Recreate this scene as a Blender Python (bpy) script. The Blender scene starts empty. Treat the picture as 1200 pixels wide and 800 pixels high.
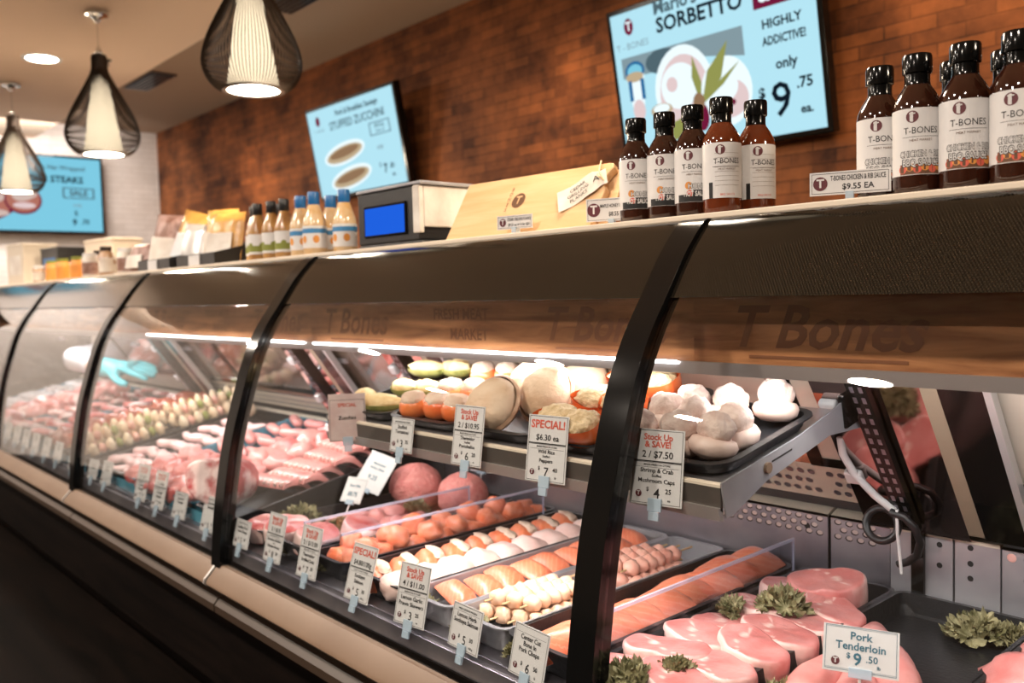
import bpy, bmesh, math, random
from mathutils import Vector, Matrix, Euler, noise
PI = math.pi
H = 1.18                      # height of the eye above the floor; z below is measured from the eye
C = bpy.context.scene.collection
R = math.radians
rng = random.Random(7)

# ------------------------------------------------------------------ mesh builder
_txt = {}
def text_geo(s, shear=0.0, bold=0.0):
    k = (s, shear, bold)
    if k in _txt: return _txt[k]
    cu = bpy.data.curves.new('txt', 'FONT'); cu.body = s; cu.size = 1; cu.align_x = 'CENTER'; cu.align_y = 'CENTER'
    cu.resolution_u = 2; cu.shear = shear; cu.offset = bold
    o = bpy.data.objects.new('txt', cu); C.objects.link(o)
    dg = bpy.context.evaluated_depsgraph_get()
    me = o.evaluated_get(dg).to_mesh()
    vs = [v.co.copy() for v in me.vertices]; fs = [tuple(p.vertices) for p in me.polygons]
    o.evaluated_get(dg).to_mesh_clear()
    bpy.data.objects.remove(o); bpy.data.curves.remove(cu)
    _txt[k] = (vs, fs)
    return _txt[k]

class G:
    def __init__(s): s.v = []; s.f = []; s.m = []; s.a = {}
    def add(s, vs, fs, m=0, fat=None):
        b = len(s.v); s.v += [Vector(x) for x in vs]
        if fat:
            for i, q in enumerate(fat): s.a[b+i] = q
        for f in fs: s.f.append(tuple(b+i for i in f)); s.m.append(m)
        return s
    def box(s, x0, x1, y0, y1, z0, z1, m=0):
        v = [(x,y,z) for z in (z0,z1) for y in (y0,y1) for x in (x0,x1)]
        return s.add(v, [(0,2,3,1),(4,5,7,6),(0,1,5,4),(2,6,7,3),(0,4,6,2),(1,3,7,5)], m)
    def obox(s, c, size, M, m=0):               # oriented box
        hx,hy,hz = [q/2 for q in size]; c = Vector(c)
        v = [c + M @ Vector((x,y,z)) for z in (-hz,hz) for y in (-hy,hy) for x in (-hx,hx)]
        return s.add(v, [(0,2,3,1),(4,5,7,6),(0,1,5,4),(2,6,7,3),(0,4,6,2),(1,3,7,5)], m)
    def extx(s, prof, x0, x1, m=0):             # closed (y,z) profile along x
        n = len(prof)
        v = [(x0,y,z) for y,z in prof] + [(x1,y,z) for y,z in prof]
        f = [(i,(i+1)%n,n+(i+1)%n,n+i) for i in range(n)]
        s.add(v, f + [tuple(range(n))[::-1], tuple(range(n,2*n))], m); return s
    def lathe(s, prof, n=24, c=(0,0,0), m=0, caps=True):
        v = []; f = []
        for r,z in prof:
            for i in range(n):
                a = 2*PI*i/n; v.append((c[0]+r*math.cos(a), c[1]+r*math.sin(a), c[2]+z))
        for j in range(len(prof)-1):
            for i in range(n):
                f.append((j*n+i, j*n+(i+1)%n, (j+1)*n+(i+1)%n, (j+1)*n+i))
        if caps:
            f.append(tuple(range(n))[::-1]); f.append(tuple(range((len(prof)-1)*n, len(prof)*n)))
        return s.add(v, f, m)
    def tube(s, pts, r, n=8, m=0, caps=True):
        pts = [Vector(p) for p in pts]; v = []; f = []; k = len(pts)
        rs = r if isinstance(r, (list,tuple)) else [r]*k
        ref = None
        for i,p in enumerate(pts):
            t = (pts[min(i+1,k-1)] - pts[max(i-1,0)]).normalized()
            if ref is None:
                ref = Vector((0,0,1)) if abs(t.z) < .9 else Vector((1,0,0))
            u = t.cross(ref).normalized(); w = u.cross(t); ref = w
            for j in range(n):
                a = 2*PI*j/n; v.append(p + (u*math.cos(a) + w*math.sin(a))*rs[i])
        for i in range(k-1):
            for j in range(n): f.append((i*n+j, i*n+(j+1)%n, (i+1)*n+(j+1)%n, (i+1)*n+j))
        if caps: f.append(tuple(range(n))[::-1]); f.append(tuple(range((k-1)*n, k*n)))
        return s.add(v, f, m)
    def disc(s, c, r, nrm='y', n=14, m=0, ry=None):
        ry = ry or r; v = []
        for i in range(n):
            a = 2*PI*i/n; x, y = r*math.cos(a), ry*math.sin(a)
            v.append((c[0]+x, c[1], c[2]+y) if nrm == 'y' else (c[0]+x, c[1]+y, c[2]))
        return s.add(v, [tuple(range(n))], m)
    def quad(s, pts, m=0): return s.add(pts, [tuple(range(len(pts)))], m)
    def text(s, t, size, x, z, m, xf=lambda x,z: (x,0,z), fit=None, shear=0, bold=0):
        vs, fs = text_geo(t, shear, bold)
        if not vs: return s
        k = size
        if fit:
            w = max(v.x for v in vs) - min(v.x for v in vs)
            k = min(size, fit/w)
        return s.add([xf(x+v.x*k, z+v.y*size) for v in vs], fs, m)
    def blob(s, c, r, nz=0.12, sc=2.0, seed=0, m=0, nu=16, nv=10, flat=-.6, sq=1.0):
        rx,ry,rz = r; v = []; f = []
        for j in range(nv+1):
            ph = -PI/2 + PI*j/nv
            for i in range(nu):
                a = 2*PI*i/nu
                d = Vector((math.cos(ph)*math.cos(a), math.cos(ph)*math.sin(a), math.sin(ph)))
                k = 1 + nz*noise.noise(d*sc + Vector((seed*3.7, seed*1.3, seed)))
                z = max(d.z*k, flat)
                e = lambda q: math.copysign(abs(q)**sq, q)
                v.append((c[0]+e(d.x)*rx*k, c[1]+e(d.y)*ry*k, c[2]+z*rz))
        for j in range(nv):
            for i in range(nu): f.append((j*nu+i, j*nu+(i+1)%nu, (j+1)*nu+(i+1)%nu, (j+1)*nu+i))
        return s.add(v, f, m)
    def slab(s, rad, th, seed=0, nz=.004, m=0, n=36, dome=.0, fatmask=None, c=(0,0,0), seam=None):
        """a slice with a rounded rim; rad(theta) is its outline; attribute 'fat' is high on the rim"""
        prof = [(0,1),(.3,1),(.55,1),(.74,1),(.86,1),(.93,.985),(.975,.92),(.995,.8),(1,.5),(.99,.15),(.95,.02),(.8,0),(0,0)]
        v = []; f = []; fat = []
        for q,(k,h) in enumerate(prof):
            for i in range(n):
                a = 2*PI*i/n; r = rad(a)*k
                p = Vector((r*math.cos(a), r*math.sin(a), 0))
                w = noise.noise(Vector((p.x*28, p.y*28, seed*5.1 + h*1.5)))
                z = th*h + (dome*(1-k*k) if h > .5 else 0) + w*nz*(1 if h > .4 else .2)
                rr = 1 + .05*noise.noise(Vector((math.cos(a)*2, math.sin(a)*2, seed*2.3)))
                v.append((c[0]+p.x*rr, c[1]+p.y*rr, c[2]+max(z,0)))
                fm = fatmask(a) if fatmask else 0
                fv = fm*(0 if k < .88 or h < .05 else min(1,(k-.88)/.08))
                if seam and h > .9: fv = max(fv, .75*math.exp(-((p.x-seam+1.6*p.y*abs(p.y)*14)/.0055)**2))
                fat.append(fv)
        for j in range(len(prof)-1):
            for i in range(n): f.append((j*n+i, j*n+(i+1)%n, (j+1)*n+(i+1)%n, (j+1)*n+i)[::-1])
        return s.add(v, f, m, fat)
    def build(s, name, mats, parent=None, loc=None, rot=None, smooth=40, bevel=0, seg=2):
        me = bpy.data.meshes.new(name); me.from_pydata(s.v, [], s.f)
        mats = mats if isinstance(mats, (list,tuple)) else [mats]
        for q in mats: me.materials.append(q)
        if len(mats) > 1: me.polygons.foreach_set('material_index', s.m)
        if s.a:
            at = me.attributes.new('fat', 'FLOAT', 'POINT')
            at.data.foreach_set('value', [s.a.get(i,0.0) for i in range(len(s.v))])
        me.update()
        if smooth:
            me.polygons.foreach_set('use_smooth', [True]*len(me.polygons)); me.set_sharp_from_angle(angle=R(smooth))
        o = bpy.data.objects.new(name, me); C.objects.link(o)
        if parent: o.parent = parent
        if loc: o.location = Vector(loc) + (Vector((0,0,0)) if parent else Vector((0,0,H)))
        if rot: o.rotation_euler = rot
        if bevel:
            b = o.modifiers.new('bevel', 'BEVEL'); b.width = bevel; b.segments = seg; b.limit_method = 'ANGLE'; b.angle_limit = R(50)
        return o

def thing(name, label, cat, loc=(0,0,0), rot=(0,0,0), group=None):
    o = bpy.data.objects.new(name, None); o.empty_display_size = .05; C.objects.link(o)
    o.location = Vector(loc) + Vector((0,0,H)); o.rotation_euler = rot
    o['label'] = label; o['category'] = cat
    if group: o['group'] = group
    return o
def tag(o, label, cat, group=None):
    o['label'] = label; o['category'] = cat
    if group: o['group'] = group
    return o
def struct(o): o['kind'] = 'structure'; return o
def dup(src, loc, rot=None, label=None, group=None, scale=None):
    r = src.copy(); C.objects.link(r); r.location = Vector(loc) + Vector((0,0,H))
    if rot: r.rotation_euler = rot
    if label: r['label'] = label
    if group: r['group'] = group
    if scale: r.scale = scale
    for ch in list(src.children):
        c = ch.copy(); C.objects.link(c); c.parent = r
        for gch in list(ch.children):
            d = gch.copy(); C.objects.link(d); d.parent = c
    return r
class Proto:
    """first call places the thing itself, later calls place copies"""
    def __init__(s, *os): s.os = list(os); s.used = [False]*len(os); s.i = 0
    def put(s, loc, rot=(0,0,0), label=None, group=None, scale=None, k=None):
        k = s.i % len(s.os) if k is None else k; s.i += 1
        o = s.os[k]
        if not s.used[k]:
            s.used[k] = True; o.location = Vector(loc)+Vector((0,0,H)); o.rotation_euler = rot
            if label: o['label'] = label
            if group: o['group'] = group
            if scale: o.scale = scale
            return o
        return dup(o, loc, rot, label, group, scale)
ORD = ['first','second','third','fourth','fifth','sixth','seventh','eighth','ninth','tenth','eleventh','twelfth','thirteenth','fourteenth']

# ------------------------------------------------------------------ materials
def mat(name, col, rough=.5, metal=0, spec=.5, col2=None, scale=20, detail=3, lo=.35, hi=.65, bump=0, bscale=60, coat=0,
        emit=None, estr=0, fat=None, wave=None, sss=0):
    m = bpy.data.materials.new(name); m.use_nodes = True
    nt = m.node_tree; N = nt.nodes; L = nt.links
    b = N['Principled BSDF']
    b.inputs['Base Color'].default_value = (*col, 1); b.inputs['Roughness'].default_value = rough
    b.inputs['Metallic'].default_value = metal; b.inputs['Specular IOR Level'].default_value = spec
    b.inputs['Coat Weight'].default_value = coat; b.inputs['Coat Roughness'].default_value = .1
    if sss:
        b.inputs['Subsurface Weight'].default_value = sss; b.inputs['Subsurface Radius'].default_value = (.02,.008,.005)
    if emit:
        b.inputs['Emission Color'].default_value = (*emit, 1); b.inputs['Emission Strength'].default_value = estr
    vec = None
    if col2 or bump or wave or fat:
        tc = N.new('ShaderNodeTexCoord'); oi = N.new('ShaderNodeObjectInfo')
        ad = N.new('ShaderNodeVectorMath'); ad.operation = 'MULTIPLY_ADD'
        ad.inputs[1].default_value = (1,1,1)
        cx = N.new('ShaderNodeCombineXYZ'); mu = N.new('ShaderNodeMath'); mu.operation = 'MULTIPLY'; mu.inputs[1].default_value = 9
        L.new(oi.outputs['Random'], mu.inputs[0])
        L.new(mu.outputs[0], cx.inputs[0]); L.new(mu.outputs[0], cx.inputs[2])
        L.new(tc.outputs['Object'], ad.inputs[0]); L.new(cx.outputs[0], ad.inputs[2])
        vec = ad.outputs[0]
    out = None
    if col2:
        n = N.new('ShaderNodeTexNoise'); n.inputs['Scale'].default_value = scale; n.inputs['Detail'].default_value = detail
        L.new(vec, n.inputs['Vector'])
        r = N.new('ShaderNodeValToRGB'); r.color_ramp.elements[0].position = lo; r.color_ramp.elements[1].position = hi
        r.color_ramp.elements[0].color = (*col,1); r.color_ramp.elements[1].color = (*col2,1)
        L.new(n.outputs['Fac'], r.inputs['Fac']); out = r.outputs['Color']
    if wave:
        wcol, wsc, wdist, wamt = wave
        w = N.new('ShaderNodeTexWave'); w.inputs['Scale'].default_value = wsc; w.inputs['Distortion'].default_value = wdist
        w.inputs['Detail'].default_value = 1; w.inputs['Detail Scale'].default_value = 8; w.bands_direction = 'DIAGONAL'
        L.new(vec, w.inputs['Vector'])
        r = N.new('ShaderNodeValToRGB'); r.color_ramp.elements[0].position = .75; r.color_ramp.elements[1].position = 1
        r.color_ramp.elements[0].color = (0,0,0,1); r.color_ramp.elements[1].color = (wamt,)*3 + (1,)
        L.new(w.outputs['Fac'], r.inputs['Fac'])
        mx = N.new('ShaderNodeMix'); mx.data_type = 'RGBA'
        mx.inputs['A'].default_value = (*col,1); mx.inputs['B'].default_value = (*wcol,1)
        L.new(r.outputs['Color'], mx.inputs['Factor'])
        if out: L.new(out, mx.inputs['A'])
        out = mx.outputs['Result']
    if fat:
        at = N.new('ShaderNodeAttribute'); at.attribute_name = 'fat'
        n = N.new('ShaderNodeTexNoise'); n.inputs['Scale'].default_value = 45; n.inputs['Detail'].default_value = 3
        L.new(vec, n.inputs['Vector'])
        ma = N.new('ShaderNodeMath'); ma.operation = 'MULTIPLY_ADD'; ma.inputs[1].default_value = .5; ma.inputs[2].default_value = -.23
        L.new(n.outputs['Fac'], ma.inputs[0])
        a2 = N.new('ShaderNodeMath'); a2.operation = 'ADD'; a2.use_clamp = True
        L.new(at.outputs['Fac'], a2.inputs[0]); L.new(ma.outputs[0], a2.inputs[1])
        rr = N.new('ShaderNodeValToRGB'); rr.color_ramp.elements[0].position = .3; rr.color_ramp.elements[1].position = .7
        L.new(a2.outputs[0], rr.inputs['Fac'])
        mx = N.new('ShaderNodeMix'); mx.data_type = 'RGBA'
        mx.inputs['A'].default_value = (*col,1); mx.inputs['B'].default_value = (*fat,1)
        L.new(rr.outputs['Color'], mx.inputs['Factor'])
        if out: L.new(out, mx.inputs['A'])
        out = mx.outputs['Result']
    if out: L.new(out, b.inputs['Base Color'])
    if bump:
        n = N.new('ShaderNodeTexNoise'); n.inputs['Scale'].default_value = bscale; n.inputs['Detail'].default_value = 4
        L.new(vec, n.inputs['Vector'])
        bp = N.new('ShaderNodeBump'); bp.inputs['Strength'].default_value = bump; bp.inputs['Distance'].default_value = .01
        L.new(n.outputs['Fac'], bp.inputs['Height']); L.new(bp.outputs['Normal'], b.inputs['Normal'])
    return m
def glassy(name, tint=(.97,.98,.98), ior=1.45, rough=.0, base=0.0):
    """thin clear sheet: see-through with a Fresnel reflection"""
    m = bpy.data.materials.new(name); m.use_nodes = True; nt = m.node_tree; N = nt.nodes; L = nt.links
    N.remove(N['Principled BSDF'])
    t = N.new('ShaderNodeBsdfTransparent'); t.inputs[0].default_value = (*tint,1)
    g = N.new('ShaderNodeBsdfGlossy'); g.inputs['Roughness'].default_value = rough
    f = N.new('ShaderNodeFresnel'); f.inputs['IOR'].default_value = ior
    geo = N.new('ShaderNodeNewGeometry')
    mx = N.new('ShaderNodeMixShader')
    # Fresnel for both faces of the sheet alike
    lw = N.new('ShaderNodeLayerWeight'); lw.inputs['Blend'].default_value = .5
    p = N.new('ShaderNodeMath'); p.operation = 'POWER'; p.inputs[1].default_value = 4.0
    s = N.new('ShaderNodeMath'); s.operation = 'MULTIPLY_ADD'; s.inputs[1].default_value = .9; s.inputs[2].default_value = .035 + base; s.use_clamp = True
    L.new(lw.outputs['Facing'], p.inputs[0]); L.new(p.outputs[0], s.inputs[0])
    L.new(s.outputs[0], mx.inputs[0]); L.new(t.outputs[0], mx.inputs[1]); L.new(g.outputs[0], mx.inputs[2])
    N.remove(f); N.remove(geo)
    L.new(mx.outputs[0], N['Material Output'].inputs['Surface'])
    return m
def cloudy(name, col, amount):
    """milky clear plastic"""
    m = bpy.data.materials.new(name); m.use_nodes = True; nt = m.node_tree; N = nt.nodes; L = nt.links
    b = N['Principled BSDF']; b.inputs['Base Color'].default_value = (*col,1); b.inputs['Roughness'].default_value = .15
    t = N.new('ShaderNodeBsdfTransparent'); mx = N.new('ShaderNodeMixShader'); mx.inputs[0].default_value = amount
    L.new(t.outputs[0], mx.inputs[1]); L.new(b.outputs[0], mx.inputs[2]); L.new(mx.outputs[0], N['Material Output'].inputs['Surface'])
    return m
def emis(name, col, strength=1.0):
    m = bpy.data.materials.new(name); m.use_nodes = True; nt = m.node_tree
    nt.nodes.remove(nt.nodes['Principled BSDF'])
    e = nt.nodes.new('ShaderNodeEmission'); e.inputs[0].default_value = (*col,1); e.inputs[1].default_value = strength
    nt.links.new(e.outputs[0], nt.nodes['Material Output'].inputs['Surface'])
    return m
def brickmat(name, cols, mortar, bw, bh, rough=.7, bump=.4, noise_mix=.5, nscale=6):
    m = bpy.data.materials.new(name); m.use_nodes = True; nt = m.node_tree; N = nt.nodes; L = nt.links
    b = N['Principled BSDF']; b.inputs['Roughness'].default_value = rough; b.inputs['Specular IOR Level'].default_value = .25
    tc = N.new('ShaderNodeTexCoord'); sp = N.new('ShaderNodeSeparateXYZ'); cb = N.new('ShaderNodeCombineXYZ'); ax = N.new('ShaderNodeMath'); ax.operation = 'ADD'
    L.new(tc.outputs['Object'], sp.inputs[0]); L.new(sp.outputs['X'], ax.inputs[0]); L.new(sp.outputs['Y'], ax.inputs[1])
    L.new(ax.outputs[0], cb.inputs['X']); L.new(sp.outputs['Z'], cb.inputs['Y'])
    def br(c1, c2, mc, off):
        t = N.new('ShaderNodeTexBrick'); t.inputs['Color1'].default_value = (*c1,1); t.inputs['Color2'].default_value = (*c2,1); t.inputs['Mortar'].default_value = (*mc,1)
        t.inputs['Scale'].default_value = 1; t.inputs['Brick Width'].default_value = bw; t.inputs['Row Height'].default_value = bh
        t.inputs['Mortar Size'].default_value = .004; t.inputs['Mortar Smooth'].default_value = .4; t.inputs['Bias'].default_value = off; t.offset = .5
        L.new(cb.outputs[0], t.inputs['Vector']); return t
    t1 = br(cols[0], cols[1], mortar, 0)
    n = N.new('ShaderNodeTexNoise'); n.inputs['Scale'].default_value = nscale; n.inputs['Detail'].default_value = 5; n.inputs['Roughness'].default_value = .65
    L.new(cb.outputs[0], n.inputs['Vector'])
    r = N.new('ShaderNodeValToRGB'); r.color_ramp.elements[0].position = .38; r.color_ramp.elements[1].position = .66
    r.color_ramp.elements[0].color = (*cols[2],1); r.color_ramp.elements[1].color = (*cols[3],1)
    L.new(n.outputs['Fac'], r.inputs['Fac'])
    mx = N.new('ShaderNodeMix'); mx.data_type = 'RGBA'; mx.blend_type = 'MIX'; mx.inputs['Factor'].default_value = noise_mix
    L.new(t1.outputs['Color'], mx.inputs['A']); L.new(r.outputs['Color'], mx.inputs['B'])
    L.new(mx.outputs['Result'], b.inputs['Base Color'])
    bp = N.new('ShaderNodeBump'); bp.inputs['Strength'].default_value = bump; bp.inputs['Distance'].default_value = .01
    ml = N.new('ShaderNodeMath'); ml.operation = 'MULTIPLY_ADD'; ml.inputs[1].default_value = -1.0
    L.new(t1.outputs['Fac'], ml.inputs[0]); L.new(n.outputs['Fac'], ml.inputs[2])
    L.new(ml.outputs[0], bp.inputs['Height']); L.new(bp.outputs['Normal'], b.inputs['Normal'])
    return m
def woodmat(name, c1, c2, sc=(3,40,40), rough=.45, spec=.4, bump=.1):
    m = bpy.data.materials.new(name); m.use_nodes = True; nt = m.node_tree; N = nt.nodes; L = nt.links
    b = N['Principled BSDF']; b.inputs['Roughness'].default_value = rough; b.inputs['Specular IOR Level'].default_value = spec
    tc = N.new('ShaderNodeTexCoord'); mp = N.new('ShaderNodeMapping'); mp.inputs['Scale'].default_value = sc
    L.new(tc.outputs['Object'], mp.inputs['Vector'])
    n = N.new('ShaderNodeTexNoise'); n.inputs['Scale'].default_value = 1; n.inputs['Detail'].default_value = 6; n.inputs['Roughness'].default_value = .6; n.inputs['Distortion'].default_value = .6
    L.new(mp.outputs[0], n.inputs['Vector'])
    r = N.new('ShaderNodeValToRGB'); r.color_ramp.elements[0].position = .35; r.color_ramp.elements[1].position = .68
    r.color_ramp.elements[0].color = (*c1,1); r.color_ramp.elements[1].color = (*c2,1)
    L.new(n.outputs['Fac'], r.inputs['Fac']); L.new(r.outputs[0], b.inputs['Base Color'])
    bp = N.new('ShaderNodeBump'); bp.inputs['Strength'].default_value = bump; bp.inputs['Distance'].default_value = .005
    L.new(n.outputs['Fac'], bp.inputs['Height']); L.new(bp.outputs['Normal'], b.inputs['Normal'])
    return m
def fritmat():
    """black printed band of the curved glass: glossy with a fine woven dot pattern"""
    m = mat('black_dotted_glass', (.006,.005,.004), rough=.07, spec=.6, coat=.0)
    nt = m.node_tree; N = nt.nodes; L = nt.links; b = N['Principled BSDF']
    tc = N.new('ShaderNodeTexCoord')
    outs = []
    for rot in (R(38), R(-38)):
        mp = N.new('ShaderNodeMapping'); mp.inputs['Rotation'].default_value = (0, rot, 0)
        L.new(tc.outputs['Object'], mp.inputs['Vector'])
        w = N.new('ShaderNodeTexWave'); w.inputs['Scale'].default_value = 85; w.bands_direction = 'X'
        L.new(mp.outputs[0], w.inputs['Vector']); outs.append(w.outputs['Fac'])
    mu = N.new('ShaderNodeMath'); mu.operation = 'MULTIPLY'; L.new(outs[0], mu.inputs[0]); L.new(outs[1], mu.inputs[1])
    r = N.new('ShaderNodeValToRGB'); r.color_ramp.elements[0].position = .3; r.color_ramp.elements[1].position = .6
    r.color_ramp.elements[0].color = (.004,.003,.002,1); r.color_ramp.elements[1].color = (.032,.025,.017,1)
    L.new(mu.outputs[0], r.inputs[0]); L.new(r.outputs[0], b.inputs['Base Color'])
    bp = N.new('ShaderNodeBump'); bp.inputs['Strength'].default_value = .04; bp.inputs['Distance'].default_value = .001
    L.new(mu.outputs[0], bp.inputs['Height']); L.new(bp.outputs['Normal'], b.inputs['Normal'])
    return m

M = {}
M['black'] = mat('black_metal', (.004,.004,.004), rough=.13, spec=.32)
M['blackp'] = mat('black_plastic', (.012,.012,.013), rough=.35, bump=.08, bscale=200)
M['blackt'] = mat('black_tray', (.012,.013,.015), rough=.4, bump=.12, bscale=120)
M['steel'] = mat('brushed_steel', (.46,.45,.47), rough=.36, metal=.45, col2=(.34,.335,.36), scale=9, bump=.05, bscale=30)
M['steeld'] = mat('dull_steel', (.40,.38,.41), rough=.42, metal=.9, col2=(.24,.23,.27), scale=6, detail=5)
M['chrome'] = mat('chrome', (.75,.74,.72), rough=.12, metal=1)
M['mirror'] = mat('mirror_steel', (.55,.40,.37), rough=.06, metal=1)
M['hole'] = mat('hole_shadow', (.02,.018,.018), rough=.9)
M['holelip'] = mat('hole_lip', (.62,.52,.49), rough=.5, metal=.3)
M['beige'] = mat('beige_metal', (.62,.54,.44), rough=.45, spec=.4)
M['bumper'] = mat('tan_bumper', (.21,.14,.095), rough=.42, spec=.4, col2=(.185,.12,.08), scale=5)
M['tan'] = mat('tan_strip', (.30,.24,.17), rough=.4)
M['lowtrim'] = mat('brown_trim', (.05,.032,.022), rough=.35)
M['edge'] = mat('cream_edge', (.72,.62,.50), rough=.35, spec=.5)
M['bumperlip'] = mat('bumper_end', (.5,.47,.45), rough=.3, metal=.6)
M['base'] = woodmat('dark_base_panel', (.003,.0022,.002), (.008,.005,.004), (2,30,30), .6, .05)
M['frit'] = fritmat()
M['glass'] = glassy('clear_glass', base=.0)
M['acrylic'] = glassy('clear_acrylic', (.90,.91,.95), base=.03)
M['acrylic_edge'] = cloudy('acrylic_edge', (.62,.62,.78), .55)
M['wood'] = woodmat('header_wood', (.20,.066,.024), (.58,.26,.11), (4,40,30), .42)
M['woodink'] = mat('engraving', (.20,.070,.028), rough=.5)
M['trim'] = mat('silver_trim', (.50,.46,.47), rough=.28, metal=.8)
M['led'] = emis('light_tube', (1.0,.97,.94), 6)
M['card'] = mat('white_card', (.66,.645,.64), rough=.4, spec=.3)
M['cardp'] = mat('faded_pink_card', (.62,.46,.44), rough=.35, col2=(.72,.60,.57), scale=25)
M['ink'] = mat('black_ink', (.012,.011,.012), rough=.5)
M['red'] = mat('red_ink', (.62,.10,.06), rough=.5)
M['maroon'] = mat('maroon_ink', (.10,.012,.02), rough=.5)
M['teal'] = mat('teal_ink', (.03,.13,.19), rough=.5)
M['clip'] = cloudy('clear_clip', (.58,.72,.84), .6)
M['pork'] = mat('pork', (.66,.265,.25), rough=.32, spec=.5, col2=(.56,.175,.165), scale=22, lo=.4, hi=.62, fat=(.80,.55,.50), bump=.2, bscale=70, coat=.12)
M['loin'] = mat('tenderloin', (.72,.26,.24), rough=.3, spec=.5, col2=(.78,.36,.33), scale=16, bump=.1, bscale=40, coat=.3, fat=(.85,.55,.5))
M['salmon'] = mat('salmon', (.78,.165,.075), rough=.35, spec=.5, col2=(.82,.24,.13), scale=12, wave=((.90,.42,.28), 34, 2.5, .35), bump=.05, bscale=90, coat=.2)
M['salmond'] = mat('salmon_skin', (.76,.16,.06), rough=.35, col2=(.82,.25,.12), scale=18, wave=((.88,.36,.22), 30, 2.0, .3), bump=.08, bscale=60, coat=.2)
M['cream'] = mat('cream_filling', (.76,.60,.48), rough=.6, col2=(.66,.45,.33), scale=30, bump=.35, bscale=90)
M['white_fish'] = mat('white_fish', (.84,.65,.60), rough=.45, col2=(.80,.52,.46), scale=20, bump=.15, bscale=70, coat=.15)
M['mound'] = mat('crab_mound', (.78,.63,.56), rough=.65, col2=(.62,.44,.38), scale=60, bump=.5, bscale=110)
M['cap'] = mat('mushroom_cap', (.76,.60,.53), rough=.5, col2=(.66,.48,.41), scale=18, bump=.15, bscale=60)
M['porto'] = mat('portobello_skin', (.36,.20,.12), rough=.6, col2=(.55,.36,.24), scale=30, bump=.3, bscale=50)
M['portofill'] = mat('portobello_filling', (.70,.53,.38), rough=.6, col2=(.58,.38,.24), scale=16, bump=.3, bscale=60)
M['pepper'] = mat('pepper_skin', (.80,.13,.035), rough=.22, col2=(.84,.20,.05), scale=9, coat=.5)
M['rice'] = mat('rice_filling', (.78,.60,.38), rough=.6, col2=(.52,.36,.18), scale=75, bump=.6, bscale=160)
M['tomato'] = mat('tomato_skin', (.82,.17,.05), rough=.25, col2=(.85,.26,.08), scale=12, coat=.4)
M['zucc'] = mat('zucchini_skin', (.22,.24,.06), rough=.4, col2=(.50,.46,.16), scale=25)
M['zfill'] = mat('zucchini_filling', (.85,.68,.38), rough=.6, col2=(.72,.46,.20), scale=35, bump=.4, bscale=80)
M['ground'] = mat('ground_meat', (.66,.19,.18), rough=.5, col2=(.76,.31,.28), scale=60, bump=.8, bscale=110, lo=.3, hi=.7)
M['chicken'] = mat('chicken', (.80,.46,.36), rough=.4, col2=(.72,.32,.24), scale=25, bump=.25, bscale=70, coat=.2)
M['prawn'] = mat('prawn', (.86,.62,.47), rough=.42, col2=(.80,.46,.28), scale=30, bump=.2, bscale=60, coat=.15)
M['stick'] = mat('bamboo', (.72,.50,.27), rough=.6)
M['kale'] = mat('kale_leaf', (.105,.10,.035), rough=.6, col2=(.40,.36,.20), scale=38, bump=.3, bscale=120)
M['redmeat'] = mat('red_meat', (.50,.085,.085), rough=.3, col2=(.74,.32,.30), scale=14, fat=(.86,.62,.58), bump=.15, bscale=50, coat=.3)
M['marbled'] = mat('marbled_meat', (.46,.055,.065), rough=.3, col2=(.88,.68,.66), scale=16, lo=.42, hi=.56, bump=.1, bscale=50, coat=.3)
M['sausage'] = mat('pale_sausage', (.80,.50,.50), rough=.3, col2=(.86,.64,.63), scale=20, coat=.3)
M['pinksaus'] = mat('pink_sausage', (.78,.33,.31), rough=.3, col2=(.72,.26,.25), scale=20, coat=.3)
M['marin'] = mat('marinated_meat', (.42,.07,.02), rough=.25, col2=(.20,.03,.01), scale=14, bump=.3, bscale=40, coat=.4)
M['mushw'] = mat('button_mushroom', (.85,.70,.50), rough=.5, col2=(.76,.54,.34), scale=14)
M['veg'] = mat('green_pepper', (.25,.27,.06), rough=.4)
M['bluefilm'] = mat('blue_tray', (.03,.17,.25), rough=.25, spec=.6, col2=(.10,.36,.48), scale=9, coat=.3)
M['film'] = mat('plastic_film_pack', (.62,.68,.74), rough=.15, col2=(.76,.60,.60), scale=7, coat=.5)
M['glove'] = mat('turquoise_glove', (.06,.48,.56), rough=.4, col2=(.12,.60,.66), scale=9)
M['jacket'] = mat('white_jacket', (.66,.66,.72), rough=.8, bump=.3, bscale=12)
M['skin'] = mat('skin', (.60,.36,.26), rough=.5)
M['hair'] = mat('dark_hair', (.03,.018,.012), rough=.6)
M['sauce'] = mat('dark_sauce_glass', (.030,.008,.004), rough=.06, spec=.6, coat=.5)
M['sauceamber'] = mat('amber_sauce_glass', (.115,.022,.006), rough=.06, spec=.6, coat=.5)
M['dress'] = mat('cream_dressing', (.66,.50,.32), rough=.2, col2=(.60,.36,.14), scale=25, spec=.5, coat=.4)
M['amber'] = mat('golden_dressing', (.46,.26,.09), rough=.2, col2=(.30,.14,.04), scale=25, coat=.4)
M['bluecap'] = mat('blue_cap', (.015,.13,.36), rough=.35, spec=.5)
M['blue'] = mat('blue_ink', (.04,.20,.42), rough=.5)
M['green'] = mat('green_ink', (.20,.22,.03), rough=.5)
M['orange'] = mat('orange_ink', (.65,.26,.05), rough=.5)
M['pine'] = woodmat('cedar_board', (.62,.37,.18), (.74,.48,.27), (3,30,30), .55, .3)
M['brown'] = mat('brown_ink', (.12,.05,.02), rough=.6)
M['gold'] = mat('gold_packet', (.58,.33,.08), rough=.3, col2=(.44,.22,.05), scale=12, bump=.3, bscale=25)
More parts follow.
